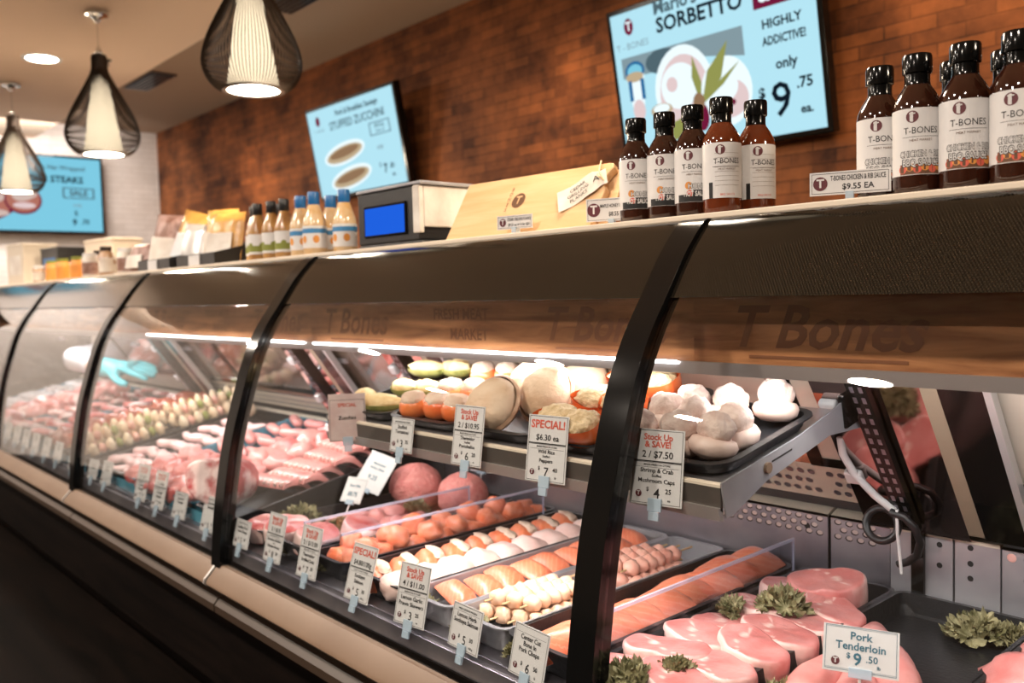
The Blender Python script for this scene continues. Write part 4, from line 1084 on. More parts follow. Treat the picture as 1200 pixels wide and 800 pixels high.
ham(-.36,1.12,FT,1.0,'pink cutlet nearest the glass in the right edge tray')
ham(-.700,1.07,FT,.62,'pale round cutlet at the glass, bottom centre of the nearest case')

# ------------------------------------------------------------------ salmon
def fillet(seed,w=.066,L=.115,th=.036):
    g=G(); nx,ny=14,9; v=[];f=[]
    prof=lambda t:(1-abs(2*t-1)**3.2)
    top=[];bot=[]
    for j in range(ny+1):
        for i in range(nx+1):
            u,q=i/nx,j/ny
            x=L*(u-.5)*(1+.05*noise.noise(Vector((q*3,seed,0)))); y=w*(q-.5)*(1+.06*noise.noise(Vector((u*3,0,seed))))
            z=th*(prof(q)*.9+.1)*(.45+.55*prof(u))*(1+.12*noise.noise(Vector((u*4,q*4,seed))))
            top.append((x,y,max(z,.003)))
            bot.append((x,y,0))
    n=nx+1
    ft=[(j*n+i,j*n+i+1,(j+1)*n+i+1,(j+1)*n+i) for j in range(ny) for i in range(nx)]
    g.add(top,ft,0); b=len(top); g.add(bot,[q[::-1] for q in ft],0)
    N=len(top)
    edge=[i for i in range(n)]+[j*n+nx for j in range(1,ny+1)]+[ny*n+i for i in range(nx-1,-1,-1)]+[j*n for j in range(ny-1,0,-1)]
    for a,c in zip(edge,edge[1:]+edge[:1]): g.f.append((c,a,N+a,N+c)); g.m.append(0)
    return g
fs=[]
for s in (1,2,3):
    o=fillet(s).build('salmon_fillet',M['salmon'],smooth=60); o['category']='salmon fillet'; fs.append(o)
SF=Proto(*fs)
for i in range(9):
    SF.put((-1.394+.012*(i%2),1.075+i*.068,FT+.016),(R(-24),R(2),R(-14+rng.uniform(-6,6))),'%s salmon fillet from the glass, in the tray behind the prawn skewers sign'%ORD[i],'layered salmon fillets')
for i in range(8):
    SF.put((-1.066+.012*(i%2),1.060+i*.078,FT+.010+.003*i),(R(rng.uniform(-6,6)),R(-14),R(72+rng.uniform(-12,12))),'%s salmon fillet from the glass beside the pork chop divider'%ORD[i],'salmon fillets by the divider',(1.15,1.55,1.05))
# stuffed salmon + white fish rolls
def stuffed(seed):
    t=thing('stuffed_salmon','','stuffed fish')
    fillet(seed,.074,.104,.046).build('salmon_wrap',M['salmond'],t,smooth=60)
    G().blob((0,.012,.040),(.044,.019,.012),.3,2.2,seed,nu=18,nv=10).build('white_filling',M['cream'],t,smooth=60,rot=(0,0,R(8)))
    return t
ST=Proto(stuffed(1),stuffed(2))
def roll(seed):
    t=thing('white_fish_roll','','stuffed fish')
    G().blob((0,0,.026),(.052,.046,.031),.2,1.8,seed,nu=22,nv=12,flat=-.78).build('fish_wrap',M['white_fish'],t,smooth=60)
    G().blob((.030,-.020,.012),(.026,.014,.012),.15,2,seed+3,nu=14,nv=8).build('orange_filling',M['salmond'],t,smooth=60)
    return t
RO=Proto(roll(4),roll(6))
for i in range(9):
    ST.put((-1.632,1.030+i*.074,FT+.002),(R(-6),0,R(-22+rng.uniform(-5,5))),'%s stuffed salmon from the glass, its white filling on top'%ORD[i],'stuffed salmon portions')
    RO.put((-1.528,1.030+i*.074,FT),(0,0,R(rng.uniform(-15,15))),'%s white fish roll from the glass, beside the stuffed salmon'%ORD[i],'white fish rolls')
# salmon chunks between dividers
ck=[]
for s in (2,5,8):
    o=G().blob((0,0,.020),(.030,.026,.024),.28,1.7,s,nu=18,nv=11,flat=-.8,sq=.8).build('salmon_chunk',M['salmond'],smooth=60); o['category']='salmon chunk'; ck.append(o)
CK=Proto(*ck)
for i in range(14):
    for c in range(2):
        x=-1.820+.062*c+rng.uniform(-.006,.006); y=1.045+i*.046+rng.uniform(-.008,.008)
        CK.put((x,y,FT+.006+.026*(i%2)*(i<13)),(0,0,R(rng.uniform(0,360))),'salmon chunk, %s from the glass, %s row between the clear dividers'%(ORD[i],('left','right')[c]),'salmon chunks',(.95+.2*rng.random(),)*3)
# skewers
def skewer(nm,m,n,r,sp,seed,label=''):
    t=thing(nm,label,'skewer')
    G().tube([(0,-n*sp/2-.02,.018),(0,n*sp/2+.055,.020)],.0021,6).build('bamboo_stick',M['stick'],t)
    for k in range(n):
        G().blob((0,(k-(n-1)/2)*sp,.018),(r*1.12,r*.95,r),.25,2.0,seed+k,nu=14,nv=9,flat=-.85).build('piece',m,t,smooth=60)
    return t
PS=Proto(skewer('prawn_skewer',M['prawn'],6,.017,.027,1),skewer('prawn_skewer',M['prawn'],6,.017,.027,9))
KS=Proto(skewer('chicken_skewer',M['chicken'],6,.018,.028,3),skewer('chicken_skewer',M['chicken'],6,.018,.028,14))
for i in range(4):
    for lay in range(2 if i<3 else 1):
        PS.put((-1.285+.033*i+.014*lay,1.135+.012*i+.02*lay,FT+.003+.028*lay),(0,0,R(-6+3*i)),'prawn skewer, %s from left, %s layer, at the front of the steel tray'%(ORD[i],('lower','upper')[lay]),'prawn skewers')
for i in range(4):
    for lay in range(2 if i<3 else 1):
        KS.put((-1.285+.033*i+.014*lay,1.430+.012*i+.02*lay,FT+.003+.028*lay),(0,0,R(-7+3*i)),'chicken skewer, %s from left, %s layer, at the back of the steel tray'%(ORD[i],('lower','upper')[lay]),'chicken skewers')

# ------------------------------------------------------------------ left tray of the shelf section
for x,y,sc,l in ((-2.195,1.545,1.0,'larger ground meat dome, left of the small kale bunch'),(-2.010,1.585,.92,'smaller ground meat dome, right of the small kale bunch')):
    o=G().blob((0,0,.050),(.088,.080,.075),.07,3,int(-x*100),nu=30,nv=18,flat=-.7).build('ground_meat_dome',M['ground'],loc=(x,y,FT),smooth=60); o.scale=(sc,)*3
    tag(o,l,'ground meat','ground meat domes')
rp=[]
for s in (1,2):
    o=G().blob((0,0,.017),(.040,.026,.020),.3,1.8,s+20,nu=18,nv=11,flat=-.85).build('meat_piece',M['loin'],smooth=60); o['category']='meat piece'; rp.append(o)
RP=Proto(*rp)
for i in range(12):
    RP.put((-2.115+.062*(i%4)+rng.uniform(-.01,.01),1.245+.055*(i//4)+rng.uniform(-.01,.01),FT+.002+.012*(i%2)),(0,0,R(rng.uniform(0,180))),'glossy meat piece, %s from the left in the %s row behind the kale'%(ORD[i%4],ORD[i//4]),'glossy meat pieces')
def baconroll(x,y,z,rz,sc,l):
    o=G().slab(lambda q:.055*(1+.12*math.cos(2*q)),.05,x*10,.006,n=36,fatmask=lambda q:.9).build('rolled_roast',M['redmeat'],loc=(x,y,z),rot=(R(18),0,rz),smooth=55); o.scale=(sc,sc,sc)
    tag(o,l,'roast','rolled roasts by the left signs')
baconroll(-2.165,1.035,FT,.4,.9,'rolled roast at the left post, behind the first sign')
baconroll(-2.085,1.055,FT,1.0,1.0,'rolled red roast between the first and second signs')
baconroll(-1.955,1.060,FT+.004,1.8,1.0,'rolled roast behind the second sign')
baconroll(-1.930,1.170,FT+.004,2.4,1.05,'rolled roast beside the left clear divider')

# ------------------------------------------------------------------ upper shelf food
SR=math.atan(.19)
def S3(x,y,dz=0): return (x,y,shz(y)+.0008+dz)
def shelf_tray(x0,x1,y0,y1,l):
    cx,cy=(x0+x1)/2,(y0+y1)/2
    o=tray_mesh(G(),x0-cx,x1-cx,y0-cy,y1-cy,.022,r=.035,rim=.010).build('black_serving_tray',M['blackt'],loc=S3(cx,cy),rot=(SR,0,0),smooth=35)
    tag(o,l,'tray','black trays on the upper shelf')
TY0,TY1=1.105,1.455
shelf_tray(-1.885,-1.675,TY0,TY1,'black shelf tray of stuffed zucchini, farthest left')
shelf_tray(-1.665,-1.425,TY0,TY1,'black shelf tray of stuffed tomatoes')
shelf_tray(-1.415,-1.195,TY0,TY1,'black shelf tray of stuffed portobello mushrooms')
shelf_tray(-1.185,-1.015,TY0,TY1,'black shelf tray of stuffed peppers')
shelf_tray(-1.005,-.765,TY0,1.385,'black shelf tray of stuffed mushroom caps, at the bracket')
def zuc(seed):
    t=thing('stuffed_zucchini','','stuffed vegetable')
    g=G(); v=[];f=[];nu,nv=18,6
    for j in range(nv+1):
        ph=-PI/2*(1-j/nv)
        for i in range(nu):
            a=2*PI*i/nu; v.append((.075*math.cos(a)*math.cos(ph)*(1 if j<nv else .96),.030*math.sin(a)*math.cos(ph),.030+.030*math.sin(ph)))
    for j in range(nv):
        for i in range(nu): f.append((j*nu+i,j*nu+(i+1)%nu,(j+1)*nu+(i+1)%nu,(j+1)*nu+i))
    g.add(v,f).build('zucchini_half',M['zucc'],t,smooth=60)
    G().blob((0,0,.028),(.068,.025,.020),.2,3,seed,nu=22,nv=10,flat=-.2).build('golden_filling',M['zfill'],t,smooth=60)
    return t
Z=Proto(zuc(1),zuc(2))
for x,y,dz,rz,l in ((-1.855,1.17,.006,-20,'front left'),(-1.755,1.145,.006,24,'front right, by the small sign'),(-1.80,1.25,.010,-15,'middle, on the left'),(-1.72,1.26,.010,-10,'middle, on the right'),(-1.84,1.35,.03,5,'rear left, raised'),(-1.74,1.37,.03,-6,'rear right, raised')):
    Z.put(S3(x,y,dz),(R(14),0,R(rz)),'stuffed zucchini half on the shelf, '+l,'stuffed zucchini halves')
def tom(seed):
    t=thing('stuffed_tomato','','stuffed vegetable')
    G().lathe([(.001,0),(.022,.001),(.034,.012),(.037,.026),(.034,.040),(.030,.044)],22,caps=False).build('tomato_shell',M['tomato'],t,smooth=60)
    G().blob((0,0,.044),(.032,.032,.020),.15,2,seed,nu=18,nv=10,flat=-.4).build('cream_top',M['cream'],t,smooth=60)
    return t
T=Proto(tom(1),tom(2))
for r_ in range(3):
    for c in range(3):
        T.put(S3(-1.62+.074*c,1.15+.105*r_+.01*(c%2),.006+.012*(r_==2)),(R(10),0,R(40*c)),'stuffed tomato on the shelf, %s row, %s from the left'%(('front','middle','rear')[r_],ORD[c]),'stuffed tomatoes')
def port(seed):
    t=thing('stuffed_portobello','','stuffed mushroom')
    G().lathe([(.001,0),(.040,.003),(.062,.014),(.067,.024),(.062,.030)],30,caps=False).build('mushroom_cap',M['porto'],t,smooth=60)
    G().blob((0,0,.026),(.059,.059,.034),.10,2.4,seed,nu=26,nv=12,flat=-.25).build('cream_filling',M['portofill'],t,smooth=60)
    return t
PO=Proto(port(1),port(2))
for x,y,dz,rx,l in ((-1.352,1.165,.022,58,'front, tilted towards the glass'),(-1.280,1.250,.045,62,'middle, standing behind the front one'),(-1.360,1.290,.050,56,'left, behind the front one'),(-1.265,1.345,.03,50,'rear right'),(-1.36,1.365,.03,46,'rear left')):
    PO.put(S3(x,y,dz),(R(rx),0,R(12)),'stuffed portobello mushroom on the shelf, '+l,'stuffed portobello mushrooms')
def pep(seed):
    t=thing('stuffed_pepper','','stuffed vegetable')
    g=G(); v=[];f=[];nu,nv=24,7
    for j in range(nv+1):
        ph=-PI/2*(1-j/nv)
        for i in range(nu):
            a=2*PI*i/nu; k=1+.07*math.cos(4*a+seed)
            v.append((.052*k*math.cos(a)*math.cos(ph)**.7,.040*k*math.sin(a)*math.cos(ph)**.7,.048+.048*math.sin(ph)))
    for j in range(nv):
        for i in range(nu): f.append((j*nu+i,j*nu+(i+1)%nu,(j+1)*nu+(i+1)%nu,(j+1)*nu+i))
    g.add(v,f).build('pepper_half',M['pepper'],t,smooth=60)
    G().blob((0,0,.044),(.045,.034,.022),.25,3,seed,nu=22,nv=10,flat=-.25).build('rice_filling',M['rice'],t,smooth=60)
    return t
PE=Proto(pep(1),pep(2))
for x,y,dz,rx,rz,l in ((-1.150,1.150,.012,30,20,'front left, behind the special sign'),(-1.068,1.135,.012,26,-10,'front right, by the black post'),(-1.145,1.245,.020,24,40,'middle left'),(-1.060,1.235,.024,26,8,'middle right'),(-1.145,1.350,.03,22,15,'rear left'),(-1.062,1.345,.03,22,-15,'rear right')):
    PE.put(S3(x,y,dz),(R(rx),0,R(rz)),'stuffed red pepper half on the shelf, '+l,'stuffed peppers')
def mcap(seed):
    t=thing('stuffed_mushroom_cap','','stuffed mushroom')
    G().lathe([(.001,.0),(.020,.002),(.031,.010),(.034,.020),(.030,.028),(.02,.031)],24,caps=True).build('mushroom_cap',M['cap'],t,smooth=60)
    G().blob((0,0,.042),(.027,.026,.023),.2,2.2,seed,nu=22,nv=13,flat=-.75).build('crab_mound',M['mound'],t,smooth=60)
    return t
MC=Proto(mcap(1),mcap(2),mcap(3))
k=0
for r_,(y,xs) in enumerate(((1.150,(-.955,-.885,-.818)),(1.222,(-.965,-.890,-.815)),(1.292,(-.960,-.885)),(1.335,(-.815,)))):
    for c,x in enumerate(xs):
        MC.put(S3(x,y,.006+.008*(r_==3)),(SR,0,R(70*k)),'stuffed mushroom cap, %s row from the glass, %s from the left in the bracket tray'%(ORD[r_],ORD[c]),'stuffed mushroom caps',(1.18,1.18,1.2)); k+=1

# ------------------------------------------------------------------ section left of the shelf: sausages, ribs, roasts
def bx(i): return X1-W*i
tray(-3.545,-3.20,YA,YB,'black tray of pale sausages next to the mushroom kebabs')
tray(-3.185,-2.86,YA,YB,'blue lined tray of pink sausages and red roasts','bluefilm')
tray(-2.845,-2.56,YA,YB,'blue lined tray of red roasts and ribs','bluefilm')
tray(-2.55,-2.285,YA,YB,'black tray with the big cut ham at the black post')
sg=[]
for s in (1,2):
    pts=[(-.062+.124*i/10,.006*math.sin(i*.5+s),.019) for i in range(11)]; rs=[.017*(1-abs(i/5-1)**6*.75) for i in range(11)]
    o=G().tube(pts,rs,14).build('pale_sausage',M['sausage'],smooth=60); o['category']='sausage'; sg.append(o)
SG=Proto(*sg)
for i in range(12):
    for c in range(3):
        SG.put((-3.475+.105*c+rng.uniform(-.012,.012),1.035+.044*i,FT+.018*(i%2)),(0,0,R(rng.uniform(-25,25)+12)),'pale sausage, %s from the glass, %s column, beside the kebabs'%(ORD[i],('left','middle','right')[c]),'pale sausages')
pk=[]
for s in (1,2):
    pts=[(-.075+.15*i/10,.008*math.sin(i*.4+s),.022) for i in range(11)]; rs=[.020*(1-abs(i/5-1)**6*.75) for i in range(11)]
    o=G().tube(pts,rs,14).build('pink_sausage',M['pinksaus'],smooth=60); o['category']='sausage'; pk.append(o)
PK=Proto(*pk)
for i in range(8):
    for c in range(2):
        PK.put((-3.105+.155*c+rng.uniform(-.01,.01),1.28+.050*i,FT+.022*(i%2)),(0,0,R(rng.uniform(-15,15))),'pink sausage, %s from the front, %s column, behind the red meat'%(ORD[i],('left','right')[c]),'pink sausages')
def roast(m,seed,r,label,x,y,z,rz,grp,nm='meat_roast',fl=-.75):
    o=G().blob((0,0,r[2]*.72),r,.30,1.5,seed,nu=24,nv=14,flat=fl).build(nm,M[m],loc=(x,y,z),rot=(0,0,rz),smooth=60)
    tag(o,label,'roast',grp)
q=0
for i in range(3):
    for c in range(3):
        roast('redmeat',q,(.058,.046,.038),'red roast, %s from the glass, %s column of the first blue tray'%(ORD[i],('left','middle','right')[c]),-3.125+.105*c,1.035+.088*i,FT+.004*c,q*.7,'red roasts in the blue tray'); q+=1
for i in range(7):
    for c in range(2):
        roast('loin' if (i+c)%2 else 'redmeat',q,(.066,.05,.042),'pink roast, %s from the glass, %s side of the second blue tray'%(ORD[i],('left','right')[c]),-2.765+.125*c,1.04+.092*i,FT+.006*(i%2),q*.6,'pink roasts in the second blue tray'); q+=1
# the cut ham: a tall half with bone-white fat face
o=G().slab(lambda a:.082*(1+.15*math.cos(2*a+.5)+.05*math.sin(3*a)),.11,3,.006,n=40,fatmask=lambda a:.8).build('cut_ham',M['marbled'],loc=(-2.47,1.075,FT+.098),rot=(R(72),0,R(40)),smooth=55)
tag(o,'big cut ham standing at the black post behind the signs','ham')
# ribs: curved slabs with bone ends, layered towards the back
def rib(seed):
    t=thing('rib_slab','','ribs')
    g=G(); nx,ny=18,6; top=[];n=nx+1
    for j in range(ny+1):
        for i in range(nx+1):
            u,v_=i/nx,j/ny; top.append((.20*(u-.5),.10*(v_-.5),.016+.018*math.sin(PI*v_)+.008*abs(math.sin(u*PI*7))*(1-abs(2*v_-1)**4)))
    bot=[(x,y,z-.014) for x,y,z in top]
    ft=[(j*n+i,j*n+i+1,(j+1)*n+i+1,(j+1)*n+i) for j in range(ny) for i in range(nx)]
    g.add(top,ft); g.add(bot,[q[::-1] for q in ft]); N=len(top)
    edge=[i for i in range(n)]+[j*n+nx for j in range(1,ny+1)]+[ny*n+i for i in range(nx-1,-1,-1)]+[j*n for j in range(ny-1,0,-1)]
    for a,c in zip(edge,edge[1:]+edge[:1]): g.f.append((c,a,N+a,N+c)); g.m.append(0)
    g.build('meat_slab',M['loin'],t,smooth=60)
    for k in range(7):
        x=.20*((k+.5)/7-.5); G().tube([(x,-.056,.012),(x,-.046,.017),(x,-.03,.022)],[.006,.0065,.005],8).build('bone_end',M['white_fish'],t,smooth=60)
    return t
RB=Proto(rib(1))
for i in range(8):
    RB.put((-2.43+.02*(i%2),1.20+.060*i,FT+.012+.012*i*(i<5)+.05*(i>=5)),(R(-26),0,R(8-3*i)),'rib slab, %s from the glass, behind the cut ham'%ORD[i],'rib slabs')
def pack(x,y,z,rz,sx,sy,l,m='film'):
    t=thing('wrapped_pack',l,'packet',(x,y,z),(R(-8),0,rz),'film wrapped packs in the case')
    G().slab(lambda a: min(sx/abs(math.cos(a)+1e-6),sy/abs(math.sin(a)+1e-6),(sx*sx+sy*sy)**.5*.93),.035,x,.004,n=40).build('wrapped_meat',M[m],t,smooth=50)
    G().box(-sx*.5,sx*.5,-sy*.4,sy*.4,.040,.0412).build('pack_label',M['card'],t,smooth=0)
pack(-2.36,1.52,FT+.11,.5,.10,.05,'film wrapped pack on top of the ribs, nearest the black post')
pack(-2.47,1.60,FT+.10,.9,.10,.05,'film wrapped pack behind the ribs, second from the post')
pack(-2.63,1.60,FT+.06,.3,.10,.06,'film wrapped pack lying on the pink roasts at the back')
for i in range(6):
    for c in range(2):
        roast('marin',60+i*2+c,(.075,.055,.052),'dark marinated roast, %s from the glass, %s side, left of the kebabs'%(ORD[i],('left','right')[c]),-4.145+.13*c,1.06+.108*i,FT+.006*(i%2),i,'dark marinated roasts')
# mushroom kebabs
def kebab(seed):
    t=thing('mushroom_kebab','','skewer')
    G().tube([(0,-.17,.026),(0,.17,.026)],.0025,6).build('bamboo_stick',M['stick'],t)
    for k in range(9):
        y=-.135+.034*k; m=(M['mushw'],M['chicken'],M['mushw'],M['veg'])[k%4]
        r=(.030,.016,.032) if m is M['mushw'] else (.022,.013,.022)
        G().blob((0,y,.026),r,.12,1.6,seed+k,nu=14,nv=9,flat=-.9).build('piece',m,t,smooth=60)
    return t
KB=Proto(kebab(1),kebab(5))
tray(-3.90,-3.625,YA,YB,'black tray of kebabs at the second black post from the shelf')
kk=0
for i in range(2):
    for c in range(5):
        KB.put((-3.875+.052*c,1.17+.36*i,FT+.03+.045*(c%2)),(0,0,R(-8+3*c)),'mushroom kebab, %s from the left in the %s row of the kebab tray'%(ORD[c],('front','rear')[i]),'mushroom kebabs'); kk+=1
for i in range(7):
    KB.put((-3.575+.012*(i%3),1.13+.02*i,FT+.02+.012*i) if False else (-3.52+.02*i,1.60-.006*i,FT+.06),(0,R(0),R(75)),'mushroom kebab laid across the back of the pale sausages, %s from the left'%ORD[i],'mushroom kebabs across the back') if i<1 else None
# far sections: steaks, ribs and film trays
tray(-4.24,-3.92,YA,YB,'black tray of dark marinated roasts left of the kebabs')
tray(-4.56,-4.26,YA,YB,'blue lined tray of marbled steaks under the gloved hand','bluefilm')
tray(-4.90,-4.58,YA,YB,'blue lined tray of steaks at the third black post','bluefilm')
sk=[]
for s in (1,2,3):
    rad=lambda q,s=s: .062*(1+.22*math.cos(2*q+s)+.07*math.sin(3*q))
    o=G().slab(rad,.024,s+40,.003,n=32,fatmask=lambda q:.85 if math.sin(q)>-.2 else .1).build('beef_steak',(M['marbled'],M['redmeat'],M['marbled'])[s-1],smooth=55); o['category']='steak'; sk.append(o)
SK=Proto(*sk)
for b,(x0,nm) in enumerate(((-4.49,'nearer'),(-4.82,'farther'))):
    for i in range(8):
        for c in range(2):
            SK.put((x0+.135*c,1.045+.083*i,FT+.014),(R(-24),R(5*(-1)**c),R(rng.uniform(0,360)) if False else R(20*(i%3))),'raw steak, %s from the glass, %s column of the %s blue steak tray'%(ORD[i],('left','right')[c],nm),'raw steaks in blue trays')
for i,(x,y) in enumerate(((-4.42,1.02),(-4.74,1.02))): kale(x,y,FT+.03,i,.9,'tuft of kale at the glass of the %s blue steak tray'%('nearer','farther')[i])
tray(-5.42,-4.98,YA,YB,'tray of pink meat beyond the third black post','bluefilm')
tray(-6.0,-5.45,YA,YB,'tray of pale wrapped meat at the far end of the cases','bluefilm')
for i in range(6):
    for c in range(3):
        roast(('loin','redmeat','marbled')[(i+c)%3],100+i*3+c,(.072,.055,.045),'piece of meat, %s from the glass, %s column, beyond the third post'%(ORD[i],('left','middle','right')[c]),-5.34+.135*c,1.05+.108*i,FT,i+c*.5,'meat pieces beyond the third post','meat_piece')
for i in range(5):
    for c in range(3):
        pack(-5.90+.16*c,1.07+.13*i,FT,.2*(i%3),.068,.052,'film wrapped pack, %s from the glass, %s column, at the far end'%(ORD[i],('left','middle','right')[c]))
# ------------------------------------------------------------------ price tags
CMK=['card','ink','red','maroon','teal','cardp']
def price_tag(label, loc, rot, w, h, draw, grp, cat='sign', nm='price_tag', card=0, holder='rail'):
    t=thing(nm,label,cat,loc,rot,grp)
    g=G(); g.box(-w/2,w/2,0,.0012,0,h,card)
    f=lambda x,z:(x,-.0004,z)
    class D: pass
    d=D()
    def line(z,x0=-.47,x1=.47,th=.0009): g.quad([f(x0*w,z),f(x1*w,z),f(x1*w,z+th),f(x0*w,z+th)],1)
    def frame(z0,z1,m=1,th=.0008):
        for z in (z0,z1-th): g.quad([f(-.47*w,z),f(.47*w,z),f(.47*w,z+th),f(-.47*w,z+th)],m)
        for x in (-.47*w,.47*w-th): g.quad([f(x,z0),f(x+th,z0),f(x+th,z1),f(x,z1)],m)
    def tx(s,z,size,m=1,fit=.88,x=0,bold=.02): g.text(s,size,x*w,z,m,lambda a,b:(a,-.0006,b),fit=fit*w,bold=bold)
    d.line,d.frame,d.tx=line,frame,tx
    d.logo=lambda z,x=-.33,r=.0055:logo(g,x*w,z,r,lambda a,b:(a,-.0007,b),3,0)
    draw(d); g.build('card',[M[k] for k in CMK],t,smooth=0)
    if holder=='rail':
        g=G(); g.box(-.012,.012,-.004,-.0008,-.010,.011); g.box(-.009,.009,-.006,-.0008,-.024,-.010); g.build('clear_holder',M['clip'],t,smooth=0,bevel=.001)
    elif holder=='pin':
        g=G(); g.box(-.016,.016,-.003,.005,-.006,.008); g.build('clear_holder',M['clip'],t,smooth=0,bevel=.001)
        G().tube([(0,.002,-.05),(0,.002,.0)],.0022,8).build('pin',M['card'],t)
    return t
def double(top,mid,small,name,price,cents,unit):
    """save card over a name card"""
    def dr(d):
        d.frame(.0685,.117); d.frame(.002,.067); d.line(.0675,th=.0016)
        ys=(.106,.0945) if len(top)>1 else (.102,)
        for s,y in zip(top,ys): d.tx(s,y,.0135 if len(top)>1 else .020,2,.88,bold=.03)
        d.tx(mid,.0785,.015,1,.72,bold=.015)
        d.tx(small,.0625,.0045,1,.8); d.line(.0585,-.42,.42,.0005)
        if len(name)==3:
            for s,y,k in zip(name,(.0535,.0455,.0375),(.0095,.006,.0095)): d.tx(s,y,k,1,.88)
        else:
            for s,y in zip(name,(.0515,.0395)): d.tx(s,y,.0112,1,.88)
        d.logo(.0165); d.tx('$',.024,.009,1,x=-.16); d.tx(price,.0175,.0225,1,.34,x=.02,bold=.005); d.tx(cents,.0225,.0105,1,.24,x=.24); d.tx(unit,.009,.0055,1,.25,x=.26)
    return dr
def single(small,name,price,cents,unit,h):
    def dr(d):
        d.frame(.002,h-.002); d.tx(small,h-.009,.005,1,.8); d.line(h-.0135,-.42,.42,.0005)
        for i,s in enumerate(name): d.tx(s,h-.020-i*.0105,.0112,1,.88)
        d.logo(.0165); d.tx('$',.023,.009,1,x=-.16); d.tx(price,.0175,.0225,1,.34,x=.02,bold=.005); d.tx(cents,.0225,.0105,1,.24,x=.24); d.tx(unit,.009,.0055,1,.25,x=.26)
    return dr
TZ=-.664; TL=R(-14); TW=.082
grp='price tags along the front rail of the cases'
def rail_tag(x,label,dr,h,rz=0,w=TW,lean=TL):
    return price_tag(label,(x,.957,TZ+.012),(lean,0,R(rz)),w,h,dr,grp)
rail_tag(-2.170,'single price tag at the black post left of the save tags',single('MADE FRESH IN STORE',('Stuffed Pork','Loin Chops'),'5','95','ea',.072),.072,2)
rail_tag(-1.992,'tall save price tag, second from the left post of the shelf section',double(('Stock Up','& SAVE!'),'2 / $15','MADE FRESH IN STORE',('Boneless Stuffed','with','Chicken Breast'),'8','20','ea'),.119,3)
rail_tag(-1.818,'tall save price tag reading thermidor stuffed sole',double(('Stock Up','& SAVE!'),'2 / $13.00','MADE FRESH IN STORE',('Thermidor','Stuffed Sole'),'7','30','ea'),.119,4)
rail_tag(-1.600,'tall red special price tag reading sockeye salmon',double(('SPECIAL!',),'$4.80/100g','WILD CAUGHT FROZEN',('Sockeye','Salmon'),'5','30','100 g'),.119,4,.086,R(-18))
rail_tag(-1.402,'tall save price tag reading lemon garlic prawn skewers',double(('Stock Up','& SAVE!'),'4 / $11.00','MARINATED IN STORE',('Lemon Garlic','Prawn Skewers'),'3','25','ea'),.119,8,.086)
rail_tag(-1.232,'price tag reading lemon herb sockeye salmon',single('WILD CAUGHT FROZEN',('Lemon Herb','Sockeye Salmon'),'5','30','100 g',.080),.080,-2,.090)
rail_tag(-1.062,'price tag reading center cut bone in pork chops, beside the nearest post',single('',('Center Cut','Bone In','Pork Chops'),'6','50','lb',.086),.086,-4,.092)
for i,(x,h,l) in enumerate(((-3.445,.072,'small'),(-3.290,.085,'pale blue tinted'),(-2.935,.119,'tall'),(-2.775,.119,'tall'),(-2.600,.080,'short wide'),(-2.385,.100,'plain'))):
    rail_tag(x,'%s blurred price tag, %s from the left in the sausage and roast section'%(l,ORD[i]),
        double(('Stock Up','& SAVE!'),'2 / $10','MADE FRESH IN STORE',('Country','Sausage'),'7','25','lb') if h>.11 else single('MADE FRESH IN STORE',('Smoked','Sausage'),'5','75','lb',h),h,6)
for i,x in enumerate((-4.80,-4.62,-4.45,-4.28,-4.10,-3.92,-3.70)):
    rail_tag(x,'blurred price tag, %s from the left in front of the blue steak trays'%ORD[i],single('MADE FRESH IN STORE',('Striploin','Steak'),'9','25','lb',.085),.085,6)
# shelf tags
grp='price tags on the shelf rail'
def shelf_tag(x,label,dr,h,rz=0,lean=R(-9),w=.086,card=0,dz=0):
    return price_tag(label,(x,1.060,-.340+dz),(lean,0,R(rz)),w,h,dr,grp,card=card)
shelf_tag(-1.775,'faded pink tag seen at a slant on the left end of the shelf rail',lambda d:(d.frame(.002,.098),d.tx('SPECIAL',.085,.012,2),d.tx('Zucchini',.055,.012,1)),.112,58,R(-6),card=5)
shelf_tag(-1.560,'small white tag in front of the stuffed tomatoes',single('MADE FRESH IN STORE',('Stuffed','Tomatoes'),'3','75','ea',.074),.074,4,w=.076)
shelf_tag(-1.335,'save tag in front of the stuffed portobello mushrooms',double(('Stock Up','& SAVE!'),'2 / $10.95','MADE FRESH IN STORE',('Thermidor','Stuffed','Portobellos'),'6','20','ea'),.119,4)
shelf_tag(-1.110,'red special tag reading wild rice stuffed peppers',double(('SPECIAL!',),'$6.30 ea','MADE FRESH IN STORE',('Wild Rice','Stuffed','Peppers'),'7','40','lb'),.119,8,w=.090)
shelf_tag(-.860,'save tag reading shrimp and crab stuffed mushroom caps',double(('Stock Up','& SAVE!'),'2 / $7.50','MADE FRESH IN STORE',('Shrimp & Crab','Stuffed','Mushroom Caps'),'4','25','ea'),.119,12,w=.090)
